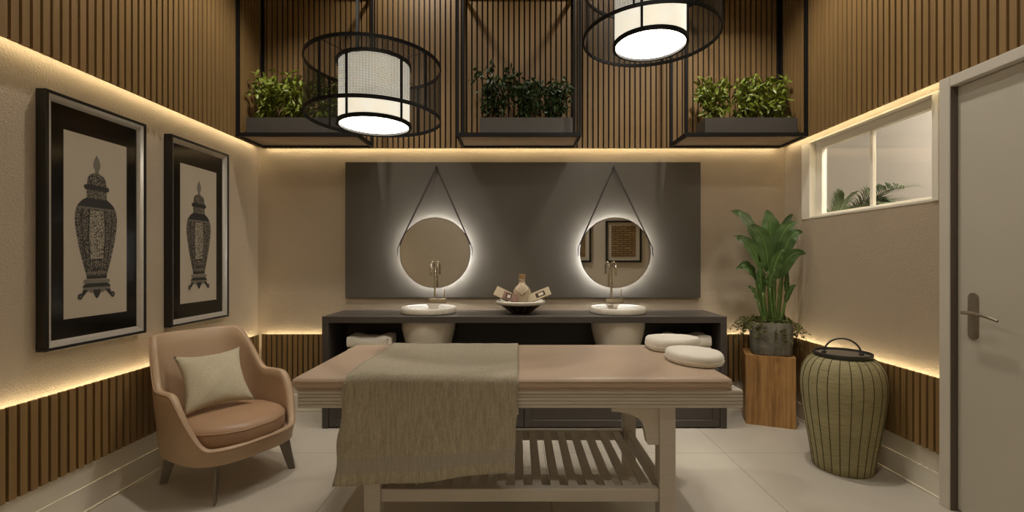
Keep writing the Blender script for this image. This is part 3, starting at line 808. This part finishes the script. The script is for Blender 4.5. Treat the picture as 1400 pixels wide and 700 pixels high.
# face pads
def pad(pts, z, h, label):
    """rounded cushion from an outline drawn on the mattress"""
    n = len(pts); K = 72
    P = [Vector((p[0], p[1])) for p in pts]; out = []
    for i in range(K):
        t = i/K*n; k = int(t); f = t-k; p0, p1, p2, p3 = P[(k-1) % n], P[k % n], P[(k+1) % n], P[(k+2) % n]
        out.append(.5*((2*p1)+(p2-p0)*f+(2*p0-5*p1+4*p2-p3)*f*f+(3*p1-p0-3*p2+p3)*f**3))
    cen = sum(out, Vector((0, 0)))/K
    bm = NB(); prof = [(.90, 0), (.97, .08), (1.0, .3), (1.0, .62), (.975, .82), (.92, .95), (.82, 1.0), (.6, 1.05), (.3, 1.08), (.02, 1.09)]
    rs = []
    for s, v in prof: rs.append([bm.verts.new((cen.x+(p.x-cen.x)*s, cen.y+(p.y-cen.y)*s, z+h*v)) for p in out])
    for a, b2 in zip(rs, rs[1:]): bridge(bm, a, b2)
    bm.faces.new(rs[0]); bm.faces.new(rs[-1])
    o = obj('face_pad', bm, M['pad'], smooth=True, loc=(cen.x, cen.y, z)); tag(o, label, 'pad', 'white pads on the mattress')
    bm = NB(); tube(bm, [(cen.x+(p.x-cen.x)*1.002, cen.y+(p.y-cen.y)*1.002, z+h*.36) for p in out], .0022, 6, closed=True); obj('seam', bm, M['pad'], o)
mzt = MZ+.0005
pad([(.795, 2.45), (.825, 2.56), (.93, 2.60), (1.03, 2.545), (1.07, 2.43), (1.03, 2.31), (.93, 2.26), (.83, 2.33)], mzt, .060, 'white kidney-shaped pad at the mattress corner, in front of its twin')
pad([(.78, 2.76), (.80, 2.87), (.93, 2.91), (1.06, 2.87), (1.10, 2.78), (1.04, 2.71), (.94, 2.655), (.82, 2.665)], mzt, .074, 'white kidney-shaped pad lying behind its twin, before the rolled towels')

# ------------------------------------------------------------------ armchair
CHX, CHY, FACE = -1.775, 2.835, R(-28)
ch = thing('armchair', 'low tan leather tub armchair on dark blade legs below the urn print', 'armchair', (CHX, CHY, 0))
def sst(a, b2, x):
    t = max(0, min(1, (x-a)/(b2-a))); return t*t*(3-2*t)
def top_h(p):   # rim height around the tub, p = |angle| from the front in degrees
    h = .288
    h += (.585-.288)*sst(44, 86, p)
    h += (.865-.585)*sst(110, 136, p)
    return h
def plan_r(a, grow=0):
    n = 3.0; rx, ry = .325+grow, .325+grow
    c, s = abs(math.cos(a)), abs(math.sin(a))
    return 1/((c/rx)**n + (s/ry)**n)**(1/n)
N = 112
bm = NB(); rings = []
levels = 9
def shell_pt(a, t, inset):
    p = abs((math.degrees(a)+180) % 360 - 180); h = top_h(p); z0 = .207
    z = z0 + (h-z0)*t
    back = sst(95, 150, p)
    r = plan_r(a) * (.96 + .04*sst(0, .3, (z-z0)/.35)) - inset
    lean = back*max(0, z-.40)*.26
    r += .02*sst(.3, .55, z) * (1-back)
    return (CHX + math.cos(a)*r - lean, CHY + math.sin(a)*r, z)
for k in range(levels+1):
    rings.append([bm.verts.new(shell_pt(2*PI*i/N, k/levels, 0)) for i in range(N)])
top = []
for dz, ins in ((.010, .010), (.010, .028), (0, .038)):
    rg = []
    for i in range(N):
        x, y, z = shell_pt(2*PI*i/N, 1, ins); rg.append(bm.verts.new((x, y, z+dz)))
    rings.append(rg)
for k in range(levels-1, 0, -1):
    rg = []
    for i in range(N):
        x, y, z = shell_pt(2*PI*i/N, k/levels, .040); rg.append(bm.verts.new((x, y, max(z, .272-.0001*k))))
    rings.append(rg)
for a, b2 in zip(rings, rings[1:]): bridge(bm, a, b2)
bm.faces.new(rings[0]); bm.faces.new(rings[-1])
shell = obj('tub_shell', bm, M['leather'], ch, smooth=True, angle=70)
bm = NB(); tube(bm, [tuple(Vector(shell_pt(2*PI*i/N, 1, -.001)) + Vector((0, 0, .001))) for i in range(N)], .0035, 6, closed=True); obj('piping', bm, M['leather_seat'], shell, smooth=True)
# seat cushion
bm = NB(); K = 72; rs = []
prof = [(.90, 0), (.965, .07), (1.0, .22), (1.0, .52), (.985, .66), (.95, .80), (.86, .92), (.68, 1.0), (.4, 1.05), (.02, 1.07)]
for s, v in prof:
    rs.append([bm.verts.new((CHX+.025+math.cos(2*PI*i/K)*min(plan_r(2*PI*i/K)-.043, .292)*s, CHY+math.sin(2*PI*i/K)*min(plan_r(2*PI*i/K)-.043, .292)*s, .279+.132*v)) for i in range(K)])
for a, b2 in zip(rs, rs[1:]): bridge(bm, a, b2)
bm.faces.new(rs[0]); bm.faces.new(rs[-1])
seat = obj('seat_cushion', bm, M['leather_seat'], ch, smooth=True)
bm = NB(); tube(bm, [(CHX+.025+math.cos(2*PI*i/K)*min(plan_r(2*PI*i/K)-.043, .292)*.99, CHY+math.sin(2*PI*i/K)*min(plan_r(2*PI*i/K)-.043, .292)*.99, .279+.132*.66) for i in range(K)], .003, 6, closed=True); obj('seam', bm, M['leather_seat'], seat, smooth=True)
for a in (R(-41), R(46), R(-137), R(138)):
    bm = NB(); d = Vector((math.cos(a), math.sin(a), 0)); t = Vector((-math.sin(a), math.cos(a), 0))*.006
    o = Vector((CHX, CHY, 0)); p = [(.235, .30, .232), (.245, .29, .15), (.335, .362, .0)]
    p = [(.255, .33, .225), (.330, .368, 0)]
    vs = [bm.verts.new(o + d*r + tt + Vector((0, 0, z))) for (r0, r1, z) in p for r in (r0, r1) for tt in (-t, t)]
    for q in ((0, 1, 3, 2), (4, 6, 7, 5), (0, 4, 5, 1), (2, 3, 7, 6), (0, 2, 6, 4), (1, 5, 7, 3)): bm.faces.new([vs[i] for i in q])
    bmesh.ops.bevel(bm, geom=bm.edges[:], offset=.002, segments=1, affect='EDGES')
    obj('leg', bm, M['leg_metal'], ch)
ch.rotation_euler = (0, 0, FACE)

# linen pillow
def pillow():
    BL = Vector((-1.936, 2.665, .424)); BR = Vector((-1.684, 2.955, .440)); TL = Vector((-2.095, 2.80, .745)); TR = Vector((-1.872, 3.10, .750))
    n = ((BR-BL).cross(TL-BL)).normalized()
    bm = NB(); G = 22; sides = []
    for s in (1, -1):
        g = []
        for i in range(G+1):
            row = []
            for j in range(G+1):
                u, v = i/G, j/G
                uu, vv = u-.5, v-.5
                pin = 1 - .16*(1-(2*vv)**2)*abs(2*uu)**3; pin2 = 1 - .16*(1-(2*uu)**2)*abs(2*vv)**3
                uu, vv = uu*pin, vv*pin2
                p = BL*(.5-uu)*(.5-vv) + BR*(.5+uu)*(.5-vv) + TL*(.5-uu)*(.5+vv) + TR*(.5+uu)*(.5+vv)
                e = max(0, (1-(2*(u-.5))**2)*(1-(2*(v-.5))**2))
                th = .062*e**.55 + .003*math.sin(u*13+v*7)*e + .004*math.sin((u-v)*19)*e
                row.append(bm.verts.new(p + n*th*s))
            g.append(row)
        sides.append(g)
        for i in range(G):
            for j in range(G): bm.faces.new((g[i][j], g[i+1][j], g[i+1][j+1], g[i][j+1]))
    bmesh.ops.remove_doubles(bm, verts=bm.verts[:], dist=.0004)
    c = (BL+BR+TL+TR)/4
    tag(obj('throw_pillow', bm, M['linen'], smooth=True, loc=c), 'beige linen pillow propped in the tan leather armchair', 'pillow')
pillow()

# ------------------------------------------------------------------ stump, potted plant
sp = [(1.851, 3.75), (2.185, 3.612)]
v1 = (Vector(sp[1])-Vector(sp[0])); L1 = v1.length; v1.normalize(); v2 = Vector((-v1.y, v1.x))
bm = NB(); random.seed(2)
cor = [Vector(sp[0]), Vector(sp[0])+v1*L1, Vector(sp[0])+v1*L1+v2*.345, Vector(sp[0])+v2*.345]
nz, ne = 10, 8; rows = []
for k in range(nz+1):
    z = .56*k/nz; row = []
    for e in range(4):
        for i in range(ne):
            p = cor[e].lerp(cor[(e+1) % 4], i/ne); c0 = sum(cor, Vector((0, 0)))/4
            w = .002*math.sin(i*2.1+e*1.7) + random.uniform(-.0015, .0015)
            if i == 0: w -= .006
            p = p + (p-c0).normalized()*w; row.append(bm.verts.new((p.x, p.y, z)))
    rows.append(row)
for a, b2 in zip(rows, rows[1:]): bridge(bm, a, b2)
bm.faces.new(rows[0]); bm.faces.new(rows[-1])
sc0 = sum(cor, Vector((0, 0)))/4
tag(obj('wood_block', bm, M['stump'], loc=(sc0.x, sc0.y, 0)), 'square rough timber block standing under the concrete plant pot', 'plinth')

PXc, PYc, PZ0 = sc0.x+.02, sc0.y-.005, .5605
pp = thing('potted_plant', 'broad-leaved green plant in a concrete pot on the timber block', 'potted plant', (PXc, PYc, PZ0))
ang = math.atan2(v1.y, v1.x)
bm = NB()
def sqring(r, z, n=48, e=5.0):
    out = []
    for i in range(n):
        a = 2*PI*i/n; c, s = math.cos(a), math.sin(a); rr = r/((abs(c)**e+abs(s)**e)**(1/e))
        out.append(bm.verts.new((PXc+rr*math.cos(a+ang), PYc+rr*math.sin(a+ang), PZ0+z)))
    return out
rr = [sqring(.142, 0), sqring(.148, .006), sqring(.152, .10), sqring(.158, .255), sqring(.156, .262), sqring(.140, .262), sqring(.136, .225)]
for a, b2 in zip(rr, rr[1:]): bridge(bm, a, b2)
bm.faces.new(rr[0]); obj('pot', bm, M['concrete'], pp, smooth=True, angle=35)
bm = NB(); q = sqring(.1375, .226); q2 = sqring(.1375, .20); bridge(bm, q, q2); bm.faces.new(q); bm.faces.new(q2); obj('soil', bm, M['soil'], pp)
def cpt(cx, cy, Y): # point from the plant study
    x = 990+cx/3.047; y = 270+cy/3.047; return Vector((PX(x, Y), Y, PZ(y, Y)))
def blade(bm, B, T, C, width, yaw, fold=.25, droop=0, n=16):
    pts = bez(B, C, T, n); L = []; Mi = []; Rt = []
    for i, p in enumerate(pts):
        t = i/n; d = (pts[min(i+1, n)]-pts[max(i-1, 0)]).normalized()
        view = Vector((math.sin(yaw), -math.cos(yaw), .12)); s = d.cross(view)
        if s.length < .05: s = Vector((1, 0, 0))
        s.normalize(); up = s.cross(d).normalized()
        w = width*(math.sin(PI*min(1, (t*.97+.03))**.78))**.8*(1-.10*t) * .5
        rip = .006*math.sin(t*22+yaw*5)
        L.append(bm.verts.new(p + s*w + up*(w*fold+rip))); Mi.append(bm.verts.new(p)); Rt.append(bm.verts.new(p - s*w + up*(w*fold-rip)))
    for i in range(n):
        bm.faces.new((L[i], Mi[i], Mi[i+1], L[i+1])); bm.faces.new((Mi[i], Rt[i], Rt[i+1], Mi[i+1]))
YP = PYc
LV = [ # base of blade, tip, control, width, depth offsets, yaw
    ((140, 210), (26, 57), (105, 62), .17, -.02, -.04, .35),
    ((152, 300), (38, 163), (115, 170), .155, -.06, -.12, .3),
    ((132, 345), (50, 300), (95, 250), .12, -.05, -.10, .5),
    ((203, 235), (176, 50), (190, 110), .28, .05, .05, .1),
    ((182, 310), (112, 112), (180, 150), .22, -.06, -.07, -.1),
    ((215, 270), (306, 98), (222, 130), .20, .00, -.03, -.35),
    ((205, 250), (288, 68), (255, 85), .10, .09, .10, -.3),
    ((243, 260), (328, 146), (270, 130), .15, -.04, -.08, -.5),
    ((232, 340), (343, 236), (262, 205), .155, -.07, -.12, -.35),
    ((205, 345), (248, 215), (205, 260), .17, -.09, -.10, .0),
    ((160, 400), (150, 270), (145, 330), .13, -.08, -.08, .2),
    ((140, 440), (95, 368), (128, 375), .065, -.10, -.12, .4),
    ((256, 440), (302, 364), (268, 370), .065, -.10, -.14, -.4),
    ((190, 380), (214, 300), (188, 330), .10, -.10, -.11, -.2),
    ((262, 400), (268, 305), (255, 350), .06, -.05, -.06, -.2),
    ((205, 310), (166, 190), (200, 230), .18, .06, .08, .3),
    ((245, 330), (262, 200), (235, 260), .15, .05, .07, -.2)]
bm = NB(); bs = NB(); random.seed(11)
for (bx_, tp, ct, wd, d0, d1, yw) in LV:
    B, T, C = cpt(*bx_, YP+d0), cpt(*tp, YP+d1), cpt(*ct, YP+(d0+d1)/2)
    blade(bm, B, T, C, wd*(.74 if wd < .16 else .66), yw, .22)
    g = Vector((PXc + (B.x-PXc)*.45 + random.uniform(-.02, .02), PYc + d0*.8, PZ0+.22))
    mid = Vector(((g.x+B.x)/2+(B.x-g.x)*.05, (g.y+B.y)/2, (g.z+B.z)/2))
    tube(bs, bez(g, mid*1.0, B + (C-B)*.05, 8), [.013, .0125, .012, .0115, .011, .010, .009, .008, .006], 7)
    tube(bs, bez(B, C, T, 10), [.005]*5+[.004]*3+[.003, .002, .001], 5)
obj('broad_leaves', bm, M['leaf_big'], pp, smooth=True)
obj('stalks', bs, M['stalk'], pp, smooth=True)
def mini_leaf(bm, p, d, up, l, w):
    d = d.normalized(); s = d.cross(up)
    if s.length < 1e-3: s = Vector((1, 0, 0))
    s.normalize(); n = s.cross(d)
    a = bm.verts.new(p); m1 = bm.verts.new(p+d*l*.45+n*w*.12); t = bm.verts.new(p+d*l-n*w*.15)
    l1 = bm.verts.new(p+d*l*.3+s*w*.5-n*w*.08); l2 = bm.verts.new(p+d*l*.65+s*w*.38-n*w*.12); r1 = bm.verts.new(p+d*l*.3-s*w*.5-n*w*.08); r2 = bm.verts.new(p+d*l*.65-s*w*.38-n*w*.12)
    for f in ((a, l1, m1), (l1, l2, m1), (l2, t, m1), (a, m1, r1), (r1, m1, r2), (r2, m1, t)): bm.faces.new(f)
bm = NB(); bt2 = NB(); random.seed(7)
def rv(): return Vector((random.uniform(-1, 1), random.uniform(-1, 1), random.uniform(-1, 1)))
for k in range(70):
    a = random.uniform(0, 2*PI); rim = .13
    o = Vector((PXc+math.cos(a)*random.uniform(.03, .12), PYc+math.sin(a)*random.uniform(.03, .12), PZ0+.235+random.uniform(0, .03)))
    reach = random.choice((.12, .16, .2, .26))
    if math.cos(a) > .2 and random.random() < .5: reach = random.uniform(.25, .34)
    if math.cos(a) < -.3 and random.random() < .4: reach = random.uniform(.2, .28)
    e = Vector((PXc+math.cos(a)*(rim+reach*.75), PYc+math.sin(a)*(rim+reach*.45)*.85, PZ0+.24-random.uniform(.0, .12)*(reach/.2)))
    e.x = min(e.x, 2.31); e.y = min(e.y, 4.0)
    if e.x > 2.2: e.y = min(e.y, 3.9)
    mid = (o+e)/2 + Vector((0, 0, .09+random.uniform(-.02, .03)))
    pts = bez(o, mid, e, 9); tube(bt2, pts, .0012, 4, caps=False)
    for i in range(1, 10):
        for q in range(2):
            mini_leaf(bm, pts[i]+rv()*.012, rv()+Vector((0, 0, -.4)), rv(), random.uniform(.016, .028), random.uniform(.012, .020))
for k in range(260):
    a = random.uniform(0, 2*PI); r0 = .15*math.sqrt(random.random())
    mini_leaf(bm, Vector((PXc+r0*math.cos(a), PYc+r0*math.sin(a), PZ0+.235+random.uniform(0, .055))), rv()+Vector((0, 0, .3)), rv(), random.uniform(.02, .032), .018)
crp = obj('creeper_leaves', bm, M['leaf_creep'], pp)
obj('creeper_stems', bt2, M['twig'], crp)

# ------------------------------------------------------------------ olive basket
BX, BY = 2.085, 2.96
br = thing('woven_basket', 'tall olive raffia jar-shaped basket with dark metal lid by the door', 'basket', (BX, BY, 0))
bprof = [(.155, 0), (.164, .006), (.170, .05), (.184, .15), (.200, .25), (.216, .35), (.228, .44), (.234, .51), (.234, .56), (.228, .61), (.214, .655), (.192, .69), (.170, .708), (.150, .715), (.0, .715)]
bm = NB(); lathe(bm, bprof, (BX, BY, 0), 72, True, False)
bod = obj('woven_body', bm, M['basket'], br, smooth=True, angle=60)
bm = NB(); ns = 24
for i in range(ns):
    a = 2*PI*(i+.4)/ns
    tube(bm, [(BX+(r+.0005)*math.cos(a), BY+(r+.0005)*math.sin(a), z) for r, z in bprof[1:14]], .0026, 5)
obj('vertical_cords', bm, M['seam'], bod)
bm = NB(); z = .7155; lr = .160
lathe(bm, [(lr-.012, 0), (lr-.002, .001), (lr, .006), (lr+.002, .024), (lr, .028), (lr-.006, .026), (lr-.008, .012)], (BX, BY, z), 64, True, False)
lid = obj('lid', bm, M['lid'], br, smooth=True, angle=50)
bm = NB(); q = ring(bm, (BX, BY, z+.0125), lr-.0082, 64); q2 = ring(bm, (BX, BY, z+.004), lr-.0082, 64); bm.faces.new(q); bm.faces.new(q2); bridge(bm, q, q2); obj('lid_floor', bm, M['lid_floor'], lid)
bm = NB(); hdir = Vector((.90, -.43, 0)).normalized(); hr = .100
pts = [Vector((BX, BY, z+.014)) + hdir*(-hr*math.cos(PI*i/20)) + Vector((0, 0, .098*math.sin(PI*i/20))) for i in range(21)]
tube(bm, pts, .0055, 8)
for p in (pts[0], pts[-1]): lathe(bm, [(.012, 0), (.014, .004), (.013, .012), (.007, .016)], (p.x, p.y, z+.0128), 14)
obj('handle', bm, M['lid'], lid, smooth=True, angle=50)

# ------------------------------------------------------------------ hanging planter frames
TZ = UZ + .004
def frame_thing(x0, x1, label):
    y0, y1 = 3.650, 4.025; t = .022
    root = thing('hanging_planter_frame', label, 'planter frame', ((x0+x1)/2, (y0+y1)/2, TZ), 'black steel frames hanging along the slatted wall')
    for x in (x0, x1-t):
        for y in (y0, y1-t):
            b = NB(); box(b, x, x+t, y, y+t, TZ+.03, ZC-.001); obj('post', b, M['black'], root)
    for zz in (TZ, 3.62):
        b = NB(); box(b, x0, x1, y0, y0+t, zz, zz+.03); box(b, x0, x1, y1-t, y1, zz, zz+.03); box(b, x0, x0+t, y0+t, y1-t, zz, zz+.03); box(b, x1-t, x1, y0+t, y1-t, zz, zz+.03)
        obj('rail', b, M['black'], root)
    b = NB(); box(b, x0+t, x1-t, y0+t, y1-t, TZ+.012, TZ+.024); obj('tray_panel', b, M['tray_grey'], root)
FR = ((-2.252, -1.262, 'black steel hanging frame beside the urn prints, around the half-hidden planter'),
      (-.49, .503, 'black steel hanging frame at the middle of the slatted wall'),
      (1.325, 2.318, 'black steel hanging frame in the corner above the window'))
FR = [(max(a, XL+.075), min(b, XR-.075), c) for a, b, c in FR]
for f in FR: frame_thing(*f)
def shrub(root, cx, cy, z, h, wx, wy, seed, nb, nl, mat):
    random.seed(seed); tb, lb = NB(), NB()
    for k in range(nb):
        bxp = Vector((cx+random.uniform(-.3, .3)*wx, cy+random.uniform(-.25, .25)*wy, z))
        tip = Vector((cx+random.uniform(-1, 1)*wx, cy+random.uniform(-1, 1)*wy, z+h*random.uniform(.62, 1.0)))
        mid = (bxp+tip)/2 + Vector((random.uniform(-.03, .03), random.uniform(-.03, .03), h*.12))
        pts = bez(bxp, mid, tip, 10); tube(tb, pts, [.0045-.0003*i for i in range(11)], 5)
        for j in range(nl):
            t = random.uniform(.22, 1.0); p = pts[min(10, int(t*10))] + Vector((random.gauss(0, .028), random.gauss(0, .024), random.gauss(0, .02)))
            d = Vector((random.gauss(0, .6), random.gauss(0, .6), -.55+random.gauss(0, .5)))
            mini_leaf(lb, p, d, rv(), random.uniform(.05, .082), random.uniform(.020, .031))
    # keep clear of the cladding behind
    for bmm in (tb, lb):
        for v in bmm.verts: v.co.y = min(v.co.y, 4.022); v.co.x = max(XL+.076, min(XR-.076, v.co.x)); v.co.z = max(v.co.z, z-.02)
    s = obj('shrub', tb, M['twig'], root)
    obj('leaves', lb, mat, s)
def planter(x0, x1, zt, label, seeds, mat, tops):
    y0, y1 = 3.735, 3.925; z0 = TZ+.0245; z1 = z0+.150
    root = thing('planter_box', label, 'planter', ((x0+x1)/2, (y0+y1)/2, z0), 'grey troughs in the hanging frames')
    b = NB(); t = .008
    box(b, x0, x1, y0, y0+t, z0, z1); box(b, x0, x1, y1-t, y1, z0, z1); box(b, x0, x0+t, y0+t, y1-t, z0, z1); box(b, x1-t, x1, y0+t, y1-t, z0, z1); box(b, x0, x1, y0, y1, z0, z0+t)
    obj('trough', b, M['planter'], root)
    b = NB(); box(b, x0+t, x1-t, y0+t, y1-t, z1-.04, z1-.018); obj('soil', b, M['soil'], root)
    W = (x1-x0)/3
    for i, (sd, h, fx) in enumerate(zip(seeds, tops, (0, .0, 0))):
        shrub(root, x0+W*(i+.5), (y0+y1)/2, z1-.02, h, W*.66, .09, sd, 12, 30, mat)
planter(PX(337, 3.735), PX(463, 3.735), 0, 'grey trough of green shrubs tinted as lit half behind the low pendant lamp', (21, 22, 23), M['leaf_ficus_lit'], (.46, .42, .40))
planter(PX(656, 3.735), PX(783, 3.735), 0, 'grey trough of green shrubs tinted as unlit in the middle hanging frame', (31, 32, 33), M['leaf_ficus_unlit'], (.50, .42, .40))
planter(PX(964, 3.735), PX(1090.5, 3.735), 0, 'grey trough of green shrubs in the frame above the window', (41, 42, 43), M['leaf_ficus_lit'], (.42, .40, .44))

# ------------------------------------------------------------------ pendant lamps
def pendant(cx, cy, zb, label):
    root = thing('pendant_lamp', label, 'pendant lamp', (cx, cy, zb), 'caged drum pendants')
    RO, RI, H = .400, .212, .325
    for z in (zb-.008, zb+H-.008):
        b = NB(); band(b, (cx, cy), RO, z, z+.019, .009, 96); obj('outer_hoop', b, M['black'], root)
    b = NB(); n = 128
    uv = b.loops.layers.uv.new('UVMap')
    a = ring(b, (cx, cy, zb+.012), RO-.0008, n); c = ring(b, (cx, cy, zb+H-.008), RO-.0008, n)
    for i in range(n):
        j = (i+1) % n; f = b.faces.new((a[i], a[j], c[j], c[i]))
        for lp, q in zip(f.loops, ((i/n, 0), ((i+1)/n, 0), ((i+1)/n, 1), (i/n, 1))): lp[uv].uv = q
    obj('mesh_screen', b, M['mesh'], root)
    for k in range(4):
        a = R(62+90*k); ca, sa = math.cos(a), math.sin(a)
        b = NB(); tube(b, [(cx+RO*ca, cy+RO*sa, zb), (cx+RO*ca, cy+RO*sa, zb+H)], .0065, 8); obj('outer_bar', b, M['black'], root)
        b = NB(); tube(b, [(cx+(RI+.004)*ca, cy+(RI+.004)*sa, zb-.045), (cx+(RI+.004)*ca, cy+(RI+.004)*sa, zb+H+.005)], .0075, 8)
        tube(b, [(cx+RI*ca, cy+RI*sa, zb+H), (cx+RO*ca, cy+RO*sa, zb+H)], .0022, 6); obj('inner_bar', b, M['black'], root)
    b = NB(); lathe(b, [(RI-.006, -.030), (RI-.002, -.030), (RI-.002, H), (RI-.006, H)], (cx, cy, zb), 80, False, False)
    rr2 = None; obj('drum_shade', b, M['shade'], root, smooth=True, angle=40)
    b = NB(); band(b, (cx, cy), RI+.002, zb-.050, zb-.028, .016, 80); obj('drum_ring', b, M['black'], root)
    b = NB(); band(b, (cx, cy), RI+.002, zb+H-.004, zb+H+.016, .016, 80); obj('drum_ring', b, M['black'], root)
    b = NB(); q = ring(b, (cx, cy, zb-.036), RI-.008, 80); q2 = ring(b, (cx, cy, zb-.030), RI-.008, 80); b.faces.new(q); b.faces.new(q2); bridge(b, q, q2); obj('diffuser', b, M['diffuser'], root)
    b = NB(); q = ring(b, (cx, cy, zb+H), RI-.008, 80); q2 = ring(b, (cx, cy, zb+H+.008), RI-.008, 80); b.faces.new(q); b.faces.new(q2); bridge(b, q, q2); obj('top_cap', b, M['black'], root)
    b = NB(); tube(b, [(cx, cy, zb+H+.008), (cx, cy, ZC-.03)], .005, 8)
    obj('cord', b, M['black'], root)
    b = NB(); lathe(b, [(.06, -.03), (.062, -.025), (.062, 0)], (cx, cy, ZC-.001), 32); obj('ceiling_rose', b, M['black'], root)
pendant(-.881, 2.833, 2.20, 'lower black mesh drum pendant lamp with glowing shade, seen whole')
pendant(.800, 2.788, 2.674, 'higher black mesh drum pendant lamp, its top cut off by the frame')

# ------------------------------------------------------------------ palm beyond the window
pr = thing('palm_plant', 'feathery palm fronds rising outside the window', 'plant', (3.05, 4.50, 0))
b = NB(); lathe(b, [(.13, 0), (.15, .02), (.18, .35), (.17, .36), (.155, .34), (.0, .33)], (3.05, 4.50, 0), 32, True, False); obj('pot', b, M['concrete'], pr, smooth=True, angle=50)
b = NB(); lb = NB(); random.seed(5)
for (dx, dy, hz, lift) in ((0, -.86, 1.90, .26), (.10, -.66, 1.80, .24), (.05, -.12, 1.90, .14), (-.08, .16, 1.90, .12), (.22, -.36, 1.84, .2), (.18, .18, 1.8, .16), (-.05, -.98, 1.70, .30)):
    o = Vector((3.05, 4.50, .33)); crown = Vector((3.05+dx*.15, 4.50+dy*.15, 1.50)); tip = Vector((3.05+dx, 4.50+dy, hz))
    tube(b, bez(o, (o+crown)/2+Vector((.02, .01, 0)), crown, 6), [.014-.001*i for i in range(7)], 6)
    pts = bez(crown, (crown+tip)/2+Vector((0, 0, lift)), tip, 22); tube(b, pts, .004, 5)
    for i in [k*.5 for k in range(5, 45)]:
        i0 = int(i); d = (pts[min(i0+1, 22)]-pts[i0-1]).normalized(); s = d.cross(Vector((0, 0, 1))).normalized(); l = .24*math.sin(PI*(i/24))**.6+.05
        for sg in (-1, 1):
            e = (s*sg*.75 + d*.75 + Vector((0, 0, .22+random.uniform(-.1, .1)))).normalized()
            w = d.cross(e).cross(e).normalized()*.0042
            p = pts[i0].lerp(pts[min(i0+1, 22)], i-i0); q = p+e*l*.55; r_ = p+e*l+Vector((0, 0, -.05))
            v = [lb.verts.new(x) for x in (p-w*.5, q-w, r_, q+w, p+w*.5)]; lb.faces.new(v)
obj('stems', b, M['palm'], pr); obj('fronds', lb, M['palm'], pr)

# ------------------------------------------------------------------ lights
def spot(name, loc, target, power, size=60, blend=.25, col=(1, .86, .68), rad=.03):
    l = bpy.data.lights.new(name, 'SPOT'); l.energy = power; l.spot_size = R(size); l.spot_blend = blend; l.color = col; l.shadow_soft_size = rad
    o = bpy.data.objects.new(name, l); COL.objects.link(o); o.location = loc
    o.rotation_euler = (Vector(target)-Vector(loc)).to_track_quat('-Z', 'Y').to_euler(); return o
Z = ZC-.03
WC = (1, .93, .84)
spot('ceiling_and_fill_spot', (-1.50, 2.92, Z), (-1.58, 3.05, 0), 225, 100, .6, WC, .05)
spot('ceiling_and_fill_spot', (1.52, 2.85, Z), (1.66, 2.98, 0), 230, 108, .6, WC, .05)
spot('ceiling_and_fill_spot', (-.9, 1.0, Z), (-2.1, 2.5, .6), 45, 90, .7, WC, .08)  # added front fill toward the left wall
spot('ceiling_and_fill_spot', (.9, 1.0, Z), (2.1, 2.1, 1.4), 115, 105, .7, WC, .08)  # added front fill, brightens the door and right wall
spot('ceiling_and_fill_spot', (0, 1.1, Z), (0, 4.05, 1.6), 70, 60, .6, WC, .06)  # added fill to lift the middle of the dark panel
spot('ceiling_and_fill_spot', (-.88, 3.5, Z), (-.80, 4.05, 3.0), 75, 105, .7, WC, .05)
spot('ceiling_and_fill_spot', (.90, 3.5, Z), (.82, 4.05, 3.0), 75, 105, .7, WC, .05)
spot('ceiling_and_fill_spot', (0, .9, Z), (0, -.45, 1.4), 330, 90, .5, WC, .08)  # added fill on the rear wall, lightens what the mirrors reflect
def point(name, loc, power, col, rad):
    l = bpy.data.lights.new(name, 'POINT'); l.energy = power; l.color = col; l.shadow_soft_size = rad
    o = bpy.data.objects.new(name, l); COL.objects.link(o); o.location = loc; return o
point('corridor_lamp', (3.2, 3.0, 3.2), 280, (1, .95, .89), .12)

w = bpy.data.worlds.new('World'); sc.world = w; w.use_nodes = True
w.node_tree.nodes['Background'].inputs[0].default_value = (.9, .85, .8, 1); w.node_tree.nodes['Background'].inputs[1].default_value = .15

# ------------------------------------------------------------------ camera and colour
cd = bpy.data.cameras.new('Camera'); cam = bpy.data.objects.new('Camera', cd); COL.objects.link(cam)
cam.location = (0, 0, EYE); cam.rotation_euler = (R(90), 0, 0)
cd.sensor_fit = 'HORIZONTAL'; cd.sensor_width = 36; cd.lens = 36*FPX/1400
cd.shift_x = -(CX-700)/1400; cd.shift_y = (CY-350)/1400; cd.clip_start = .05
sc.camera = cam
vs = sc.view_settings; vs.view_transform = 'Standard'; vs.look = 'None'; vs.gamma = 1; vs.use_curve_mapping = False; vs.exposure = -.77
sc.cycles.max_bounces = 8; sc.cycles.diffuse_bounces = 5; sc.cycles.transparent_max_bounces = 12
